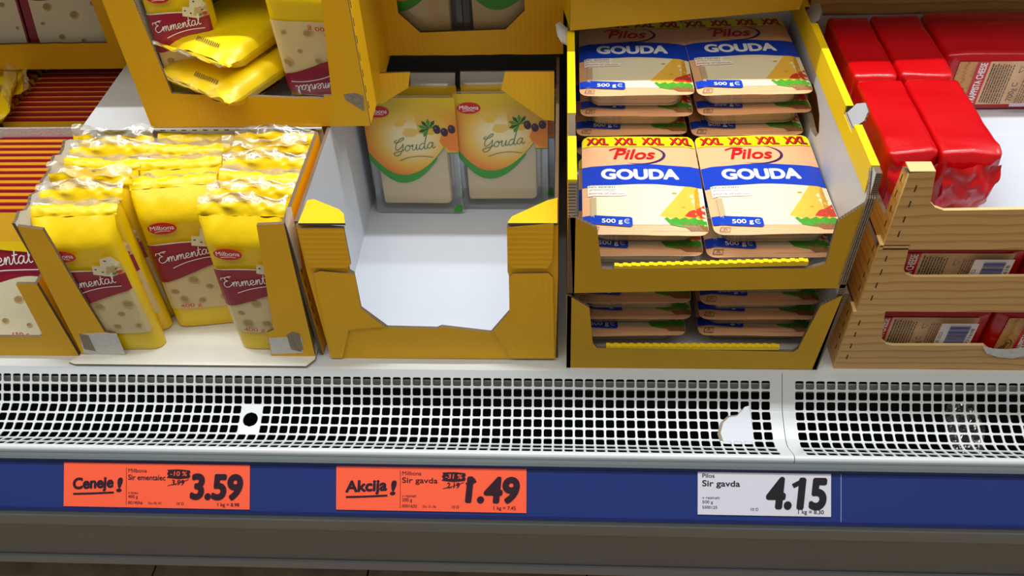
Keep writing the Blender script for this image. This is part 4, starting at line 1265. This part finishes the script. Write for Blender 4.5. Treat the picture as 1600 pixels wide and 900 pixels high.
sp0 = sleeve_pack('orange-sleeve gouda pack standing in the open carton, nearer left one')
def bottom_mid(pxa, pxb, y, z): 
    v = ony((pxa[0]+pxb[0])/2, (pxa[1]+pxb[1])/2, y); return v
m = onz(657, 327, .0035)
sp0.location = (m.x+.002, .2860, .0035); sp0.rotation_euler = (-.07, 0, -.02)
m = onz(790, 318, .0035)
dup(sp0, (m.x, .2960, .0035), (-.06, 0, .0), 'orange-sleeve gouda pack standing in the open carton, right one by the wall')
dup(sp0, (-.208, .3230, .0035), (-.03, 0, 0), 'orange-sleeve gouda pack hidden behind the left pack in the open carton')
dup(sp0, (-.072, .3250, .0035), (-.03, 0, 0), 'orange-sleeve gouda pack hidden behind the right pack in the open carton')

# box above and behind the open carton (D2) standing on the second-row carton
D3 = simple_carton('yellow closed carton in the second row, behind the open gouda carton', DX0+.005, DX1, .362, .60, 0, .228, Y_D)
front_board('front_panel', D3, .362, [(DX0+.005, 0), (DX1, 0), (DX1, .17), (DX0+.005, .17)], mf=Y_D)
b = MB(); b.box((DX0+.005, .358, .2283), (DX1, .60, .2305), Y_D); b.build('lid', D3, off=D3.location)
DZ2 = .2310; Y2 = .350
D2x0, D2x1 = ony(585, 108, Y2).x-.012, ony(880, 95, Y2).x
D2 = simple_carton('yellow carton with an octagonal window, high behind the open gouda carton', D2x0, D2x1, Y2, Y2+.24, DZ2, .19, Y_D)
w_ = pf(Y2, (622, 0), (622, 20), (657, 51), (790, 46), (820, 16), (819, 0))
w_[0] = (w_[0][0], DZ2+.19); w_[-1] = (w_[-1][0], DZ2+.19)
front_board('front_panel', D2, Y2, [(D2x0, DZ2)]+jag((D2x0, DZ2), (D2x1, DZ2), 14, .0006, 5)+[(D2x1, DZ2), (D2x1, DZ2+.19)]+w_[::-1]+[(D2x0, DZ2+.19)], mf=Y_D)
dup(sp0, (ony(660, 20, Y2+.01).x-.012, Y2+.012, DZ2+.0035), (-.03, 0, 0), 'orange-sleeve gouda pack behind the octagonal window, left one')
dup(sp0, (ony(785, 20, Y2+.01).x+.012, Y2+.012, DZ2+.0035), (-.03, 0, 0), 'orange-sleeve gouda pack behind the octagonal window, right one')

# =================================================================== RIGHT: stacked blue-band gouda (E)
EY0 = -.0125; EY1 = .400
EX0 = onz(885, 576, 0).x; EX1 = onz(1276, 577, 0).x
def etray(label, z0, front, zl, zr, xr_top, band):
    t = thing('display_carton', label, 'carton', ((EX0+EX1)/2, .19, z0), group='mustard gouda trays')
    zb = z0+(.006 if z0 > .05 else 0)
    b = MB(); b.box((EX0+.004, EY0+.004, zb), (EX1-.006, EY1-.004, zb+.003), GREY_IN); b.build('base_panel', t, off=t.location)
    front_board('front_panel', t, EY0, front, .004, Y_E, GREY_IN, BROWN)
    return t
fE1 = pf(EY0, (885, 576), (1275, 577), (1318, 461), (1282, 478), (1247, 545), (1240, 550), (933, 544), (926, 536), (921, 481), (885, 460))
fE1 = [(x, max(0, z)) for x, z in fE1]
E1 = etray('lower mustard tray of gouda packs, standing on the white deck', 0.0, fE1, 0, 0, 0, 0)
zE1 = .126
EXT = EX1+.008
side_board('side_panel', E1, EX0, [(EY0, 0), (EY1, 0), (EY1, zE1+.004), (EY0+.02, zE1+.004), (EY0, ony(885, 462, EY0).z)], .005, 'L', Y_E2, GREY_IN, BROWN)
def leaning_side(t, x0, x1, z0, z1, y0, y1, th, holes=(), topcut=None):
    """right wall leaning outwards from x0 at z0 to x1 at z1; outline in (y, up the wall)"""
    V = Vector((x1-x0, 0, z1-z0)); H = V.length; V.normalize()
    out = [(y0, 0), (y1, 0), (y1, H)]+(topcut(H) if topcut else [(y0, H)])
    b = MB(); b.slab(out, (x0, 0, z0), (0, 1, 0), V, th, Y_E2, GREY_IN, BROWN, holes)
    return b.build('side_panel', t, off=t.location), V, H
leaning_side(E1, EX1, EXT, 0, zE1+.006, EY0, EY1, .006)
board('back_panel', E1, [(-(EX1-.004), 0), (-(EX0+.004), 0), (-(EX0+.004), .11), (-(EX1-.004), .11)], (0, EY1, 0), (-1, 0, 0), (0, 0, 1), .004, Y_E2, GREY_IN)
def scallop(t, y, pa, pb, h):
    """perforated bright top edge of the front lip"""
    a = ony(*pa, y); c = ony(*pb, y); n = 44; b = MB()
    for i in range(n):
        u0, u1 = i/n, (i+.86)/n
        x0, x1 = a.x+(c.x-a.x)*u0, a.x+(c.x-a.x)*u1; z = a.z+(c.z-a.z)*(u0+u1)/2
        dz = .0012*(i % 2)
        b.box((x0, y+.0005, z-.004), (x1+.0008, y+.0055, z+h-dz), Y_E2)
    o = b.build('perforated_lip', t, off=t.location); o['kind'] = 'stuff'; return o
scallop(E1, EY0, (947, 543), (1218, 544), .0025)

E2Z = .1310
fE2 = pf(EY0, (895, 458), (1000, 456), (1150, 453), (1321, 450), (1354, 318), (1309, 346), (1290, 412), (1262, 420), (958, 421), (940, 420), (933, 357), (891, 337))
E2 = etray('upper mustard tray of gouda packs with tall side walls, on the lower tray', E2Z, fE2, 0, 0, 0, 0)
zr = .296
XR0 = ony(1321, 448, EY0).x; XR1 = ony(1385, 262, EY0).x
# handle slot in wall coordinates
def wall_pt(px, py, x0, z0, V):
    n = Vector((0, 1, 0)).cross(V); p = onplane(px, py, (x0, 0, z0), n); return (p.y, (p-Vector((x0, 0, z0))).dot(V))
Vw = Vector((XR1-XR0, 0, zr-E2Z)).normalized()
hpx = [(1270, 127), (1279, 132), (1285, 150), (1289, 180), (1288, 208), (1283, 214), (1276, 205), (1270, 180), (1263, 160), (1262, 140)]
hole = [wall_pt(a, b_, XR0, E2Z, Vw) for a, b_ in hpx]
def cut(H):
    # notch positions for the grey tabs, front corner sloping down
    n1, n2 = wall_pt(1345, 200, XR0, E2Z, Vw)[0], wall_pt(1335, 160, XR0, E2Z, Vw)[0]
    n3, n4 = .300, .345
    f = wall_pt(1385, 262, XR0, E2Z, Vw)[0]
    return [(n4, H), (n4, H-.006), (n3, H-.006), (n3, H), (n2, H), (n2, H-.007), (n1, H-.007), (n1, H), (max(f, EY0+.004), H), (EY0+.002, H-.012), (EY0, ony(1354, 320, EY0).z-E2Z)]
wl, V, H = leaning_side(E2, XR0, XR1, E2Z, zr, EY0, EY1, .0065, [hole], cut)
# yellow inner turn-over along the top of the right wall
nrm = Vector((0, 1, 0)).cross(V).normalized()
b = MB(); inner = Vector((XR0, 0, E2Z))-nrm*.0068
n1, n2 = wall_pt(1345, 200, XR0, E2Z, Vw)[0], wall_pt(1335, 160, XR0, E2Z, Vw)[0]
yb = [(EY0+.012, H-.031), (EY1, H-.031), (EY1, H), (n2, H), (n2, H-.010), (n1, H-.010), (n1, H), (EY0+.016, H)]
b.slab([(-p[0], p[1]) for p in yb], inner-nrm*.0012, (0, -1, 0), V, .0010, Y_E2, Y_E2, Y_E2)
b.build('turned_over_rim', E2, off=E2.location)
for y0_, y1_ in ((EY0+.016, n1), (n2, .300), (.345, EY1)):
    b = MB(); P = [Vector((XR0, y, E2Z))+V*h+nrm*d for y in (y0_, y1_) for h, d in ((H-.001, .0004), (H+.0008, .0004), (H+.0008, -.0082), (H-.001, -.0082))]
    b.add(P, [(0, 1, 5, 4), (1, 2, 6, 5), (2, 3, 7, 6), (3, 0, 4, 7), (0, 3, 2, 1), (4, 5, 6, 7)], Y_E2)
    b.build('rim_fold', E2, off=E2.location)
for ya, yb_ in ((n1, n2), (.300, .345)):      # grey locking tabs in the notches
    ym = (ya+yb_)/2; hw = abs(yb_-ya)/2
    P = [(ym-hw*.8, -.009), (ym+hw*.8, -.009), (ym+hw*.9, .004), (ym+hw*.4, .013), (ym-hw*.4, .012), (ym-hw*.9, .004)]
    b = MB(); b.slab(P, Vector((XR0, 0, E2Z))+V*H+nrm*.001, (0, 1, 0), (V+nrm*.8).normalized(), .002, TABG, TABG, BROWN); b.build('locking_tab', E2, off=E2.location)
# layered raw edge of the wall at the front
b = MB()
for k in range(4):
    o = Vector((XR0, 0, E2Z))-nrm*(.0012+.0022*k)
    b.slab([(EY0-.0012, .016), (EY0+.003, .016), (EY0+.003, H-.028), (EY0+.018, H-.003), (EY0+.013, H-.004), (EY0-.0012, H-.028)], o, (0, 1, 0), V, .0011, BROWN, BROWN_T, BROWN_T)
b.build('raw_board_edge', E2, off=E2.location)
XL = EX0
side_board('side_panel', E2, XL, [(EY0, E2Z), (EY1, E2Z), (EY1, zr), (EY0+.045, zr), (EY0, ony(891, 340, EY0).z)], .008, 'L', Y_E2, GREY_IN, BROWN)
for pa, pb in ((282, 214), (178, 82), (81, 50), (24, 0)):
    ya = onz(887, pa, zr).y; yb_ = onz(884, pb, zr).y
    b = MB(); b.box((XL-.0006, ya, zr-.002), (XL+.0086, min(yb_, EY1), zr+.0012), Y_E2)
    b.build('rim_fold', E2, off=E2.location)
yt = onz(872, 55, zr).y
board('locking_tab', E2, [(yt-.020, -.004), (yt+.020, -.004), (yt+.024, .010), (yt+.012, .016), (yt-.012, .013), (yt-.022, .006)], (XL-.002, 0, zr), (0, 1, 0), (-.75, 0, .6), .002, GREY_IN, GREY_IN, GREY_IN)
board('back_panel', E2, [(-(XR0-.004), E2Z), (-(EX0+.008), E2Z), (-(EX0+.008), .28), (-(XR0-.004), .28)], (0, EY1, 0), (-1, 0, 0), (0, 0, 1), .004, Y_E2, GREY_IN)
scallop(E2, EY0, (960, 419), (1263, 411), .003)

gp = [gouda_pack('x', 1), gouda_pack('x', 2)]; gused = set()
def put_g(k, loc, rot, label):
    if k not in gused:
        gused.add(k); o = gp[k]; o.location = loc; o.rotation_euler = rot; o['label'] = label; return o
    return dup(gp[k], loc, rot, label)
gx = [.0950, .2400]
rg = random.Random(4)
HT = .0290
side_name = ('left', 'right')
z_up = E2Z+.0092
for c in range(2):
    for lv in range(2):
        lab = 'gouda pack with yellow top band, top of the front %s pile in the upper tray' if lv == 1 else 'gouda pack under the top one of the front %s pile in the upper tray'
        put_g((c+lv) % 2, (gx[c]+(.002 if lv else rg.uniform(-.003, .003)), .012+(.004 if lv else 0), z_up+lv*HT), (.0, 0, (-.01, .015)[c]), lab % side_name[c])
    for lv in range(4):
        lab = ['bottom of the rear %s pile in the upper tray', 'second from bottom of the rear %s pile in the upper tray', 'second from top of the rear %s pile in the upper tray', 'top of the rear %s pile in the upper tray'][lv]
        put_g((c+lv+1) % 2, (gx[c]+rg.uniform(-.003, .003), .208+rg.uniform(-.002, .002), z_up+lv*HT), (0, 0, (0, .03)[c]+rg.uniform(-.01, .01)), 'blue-band gouda pack, '+lab % side_name[c])
    for lv in range(4):
        lab = ['bottom of the %s pile in the lower tray', 'second from bottom of the %s pile in the lower tray', 'second from top of the %s pile in the lower tray', 'top of the %s pile in the lower tray'][lv]
        put_g((c+lv) % 2, (gx[c]+(-.004, .002)[c]+rg.uniform(-.003, .003), .016+rg.uniform(-.002, .003), .0035+lv*HT), (0, 0, rg.uniform(-.02, .02)), 'blue-band gouda pack, '+lab % side_name[c])

# tray stacked over the back of E2
E3 = thing('display_carton', 'yellow tray resting over the rear gouda piles at the top edge', 'carton', (.158, .303, .3010), (0, 0, math.radians(8.5)), group='mustard gouda trays')
b = MB(); b.slab([(-.146, 0), (.140, .002), (.148, .008), (.148, .11), (-.146, .11)], (0, 0, 0), *XZ, .004, Y_E, GREY_IN, BROWN); b.build('front_panel', E3)  # front in the darker mustard: its shade is put into the board colour
for x in (-.146, .144):
    b = MB(); b.box((x, .004, 0), (x+.004, .24, .11), Y_E2); b.build('side_panel', E3)
b = MB(); b.box((-.142, .004, 0), (.144, .24, .004), GREY_IN); b.build('base_panel', E3)
b = MB(); b.box((-.142, .236, .004), (.144, .24, .11), Y_E2); b.build('back_panel', E3)

# =================================================================== FAR RIGHT: pine-print boxes of red loaves (F)
FY0, FY1 = -.010, .392
FX0 = onz(1299, 577, 0).x+.003; FX1 = FX0+.40
lev = [0.0, .1010, .1960]; fh = [.0985, .0925, .0960]
flab = ['bottom pine-print carton of red cheese loaves, standing on the white deck', 'middle pine-print carton of red cheese loaves in the stack of three', 'top pine-print carton of the stack, red loaves and white empty floor inside']
fpx = [[(1299, 578), (1600, 582), (1600, 560), (1552, 552), (1538, 540), (1533, 540), (1395, 540), (1385, 538), (1377, 531), (1383, 488), (1338, 488), (1321, 490)],
       [(1332, 477), (1600, 478), (1600, 430), (1428, 433), (1416, 429), (1412, 421), (1420, 388), (1374, 388), (1352, 384)],
       [(1371, 386), (1600, 376), (1600, 323), (1475, 329), (1461, 324), (1454, 316), (1462, 269), (1405, 272), (1386, 276)]]
for k in range(3):
    z0 = lev[k]; z1 = z0+fh[k]
    fx = FX0+.004*k
    Fk = simple_carton(flab[k], fx, fx+.40, FY0, FY1, z0, fh[k], WOOD, group='pine-print cartons stacked at the right', left_top=[(FY1, z0+.03), (FY0+.022, z0+.03), (FY0+.018, z1), (FY0+.0043, z1)] if k == 2 else None, back_h=.066 if k == 2 else None)
    pts = pf(FY0, *fpx[k])
    q = []
    for i, (x, z) in enumerate(pts):
        q.append((max(x, fx), max(z0, z)))
    q = [(fx+.40 if abs(x-pts[1][0]) < .004 else x, z) for x, z in q]
    q[0] = (fx, z0); q[1] = (fx+.40, z0)
    q[-1] = (fx, max(p[1] for p in q[-3:]))
    zl = q[2][1]; q[2:3] = [(fx+.40, q[-1][1]), (fx+.352, q[-1][1]), (fx+.345, zl+.006), (fx+.338, zl)]
    front_board('front_panel', Fk, FY0, q, .004, WOOD, WHITE_IN, WOODTOP)
    # folded top of the post and cut marks
    xa, za = q[-1]; xb, zb = q[-3] if k else q[-3]
    b = MB(); b.box((fx, FY0, za), (q[-3][0], FY0+.016, za+.0012), WOODTOP); b.build('post_top', Fk, off=Fk.location)
    cm = MB()
    for i in range(4):
        zc = z0+.018+.02*i
        cm.box((fx+.0105, FY0-.0003, zc), (fx+.0118, FY0, zc+.008), DARKCUT)
        cm.box((fx-.0003, FY0+.012, zc+.004), (fx, FY0+.0135, zc+.012), DARKCUT)
    cm.build('perforation', Fk, off=Fk.location)
    if k == 0:
        tp = pf(FY0-.001, (1535, 541), (1553, 545), (1575, 546), (1600, 543), (1600, 556), (1582, 560), (1560, 558), (1541, 552))
        patch(Fk, FY0-.0012, tp, TORN, 'torn_patch')

lab0 = (-.095, .155, .060, .012)
def lowloaf(label, x, z, seed, dx, y=.004, rotz=0):
    lf = loaf(label, seed, .12, label_front(dx, .136, .062, .013), L=.115, W=.163, H=.085)
    lf.location = (x, y, z); lf.rotation_euler = (0, 0, rotz); return lf
lowloaf('red wrapped cheese loaf in the bottom pine-print carton, left one, barcode showing', FX0+.006+.0815, .0035, 11, -.0705)
lowloaf('red wrapped cheese loaf in the bottom pine-print carton, right one beside the torn edge', FX0+.006+.0815+.165, .0035, 12, -.0665)
lowloaf('red wrapped cheese loaf in the middle pine-print carton, left one, barcode showing', FX0+.010+.0815, .1045, 13, -.0705)
lowloaf('red wrapped cheese loaf in the middle pine-print carton, right one', FX0+.010+.0815+.165, .1045, 14, -.0665)
z3 = lev[2]+.0035
def toploaf(label, seed, x0, x1, y0, y1, crumple, rz=0.0, h=.079):
    lf = loaf(label, seed, crumple, L=y1-y0, W=x1-x0, H=h)
    lf.location = ((x0+x1)/2, y0, z3); lf.rotation_euler = (0, 0, rz)
toploaf('red wrapped cheese loaf in the top carton, front left against the gouda tray', 21, .348, .4015, .052, .198, .8)
toploaf('red wrapped cheese loaf in the top carton, front one beside the empty floor, crumpled end', 22, .403, .466, .050, .198, 1.0)
toploaf('red wrapped cheese loaf in the top carton, rear left', 23, .348, .4005, .204, .352, .35)
toploaf('red wrapped cheese loaf in the top carton, rear middle', 24, .402, .464, .204, .352, .35, 0, .081)
def lab3(t, W, H, L):
    p = Print(lambda u, v, l: Vector((-.078+u, -.0016-l, .010+v)), .136, .060); trappista(p, .136, .060); p.build('paper_label', t)
lf = loaf('red wrapped cheese loaf in the top carton lying crosswise, text label towards the front', 25, .12, lab3, L=.110, W=.190, H=.080)
lf.location = (.565, .252, z3)
# second-row pine-print carton behind
F4 = simple_carton('pine-print carton in the second row at the upper right, behind the red loaves', FX0+.0, FX0+.42, .400, .62, .2, .12, WOOD, group='pine-print cartons stacked at the right')
front_board('front_panel', F4, .400, [(FX0, .2), (FX0+.42, .2), (FX0+.42, .31), (FX0, .31)], .004, WOOD, WHITE_IN, WOODTOP)
F5 = simple_carton('pine-print carton in the second row under the upper right one', FX0+.0, FX0+.42, .400, .62, 0, .199, WOOD, group='pine-print cartons stacked at the right')
front_board('front_panel', F5, .400, [(FX0, 0), (FX0+.42, 0), (FX0+.42, .199), (FX0, .199)], .004, WOOD, WHITE_IN, WOODTOP)

# =================================================================== small things on the grille
gy, gz = prof(.062)
gn = Vector((0, -math.sin(math.radians(24)), math.cos(math.radians(24))))
GO = Vector((0, gy, gz))
scr = [(1163, 636), (1170, 634), (1175, 662), (1179, 694), (1150, 694), (1126, 693), (1121, 678), (1126, 660), (1137, 650), (1152, 648), (1158, 641)]
gdir = Vector((0, math.cos(math.radians(24)), math.sin(math.radians(24))))
pp = [onplane(a, b_, GO+gn*.004, gn) for a, b_ in scr]
c0 = onplane(1150, 670, GO+gn*.004, gn)
sc = thing('cardboard_scrap', 'torn piece of white cardboard lying on the perforated grille', 'cardboard', c0)
o2 = [((v-c0).dot(Vector((1, 0, 0))), (v-c0).dot(gdir)) for v in pp]
b = MB(); b.slab(o2, (0, 0, 0), (1, 0, 0), gdir, .0015, WHITE_IN, WHITE_IN, BROWN_T); b.build('white_face', sc)
edge = [o2[i] for i in (4, 5, 6, 7, 8, 9, 10, 0)]
cen = (sum(p[0] for p in o2)/len(o2), sum(p[1] for p in o2)/len(o2))
inn = [(p[0]+(cen[0]-p[0])*.16, p[1]+(cen[1]-p[1])*.12) for p in edge][1:]
b = MB(); b.slab((edge[1:]+inn[::-1])[::-1], gn*.0004, (1, 0, 0), gdir, .0003, BROWN_T, BROWN_T, BROWN_T); b.build('torn_edge', sc)

c0 = onplane(1508, 668, GO-gn*.012, gn)
pl = MB(); NN = 18; pts = []
for j in range(NN+1):
    for i in range(NN+1):
        u, v = (i/NN-.5)*.060, (j/NN-.5)*.062
        k = 1-.35*abs(v/.031)
        pts.append(Vector((1, 0, 0))*u*k*.8+gdir*v+gn*(.004*nz(u, v, 3, 70)+.003*nz(u, v, 8, 160)))
pl.add(pts, [(j*(NN+1)+i, j*(NN+1)+i+1, (j+1)*(NN+1)+i+1, (j+1)*(NN+1)+i) for j in range(NN) for i in range(NN)], clear('dull_clear_film', (120, 115, 105), .14, .10, .10))
wr_ = pl.build('plastic_wrapper'); wr_.location = c0
tag(wr_, 'crumpled clear plastic wrapper fallen under the right grille', 'wrapper')
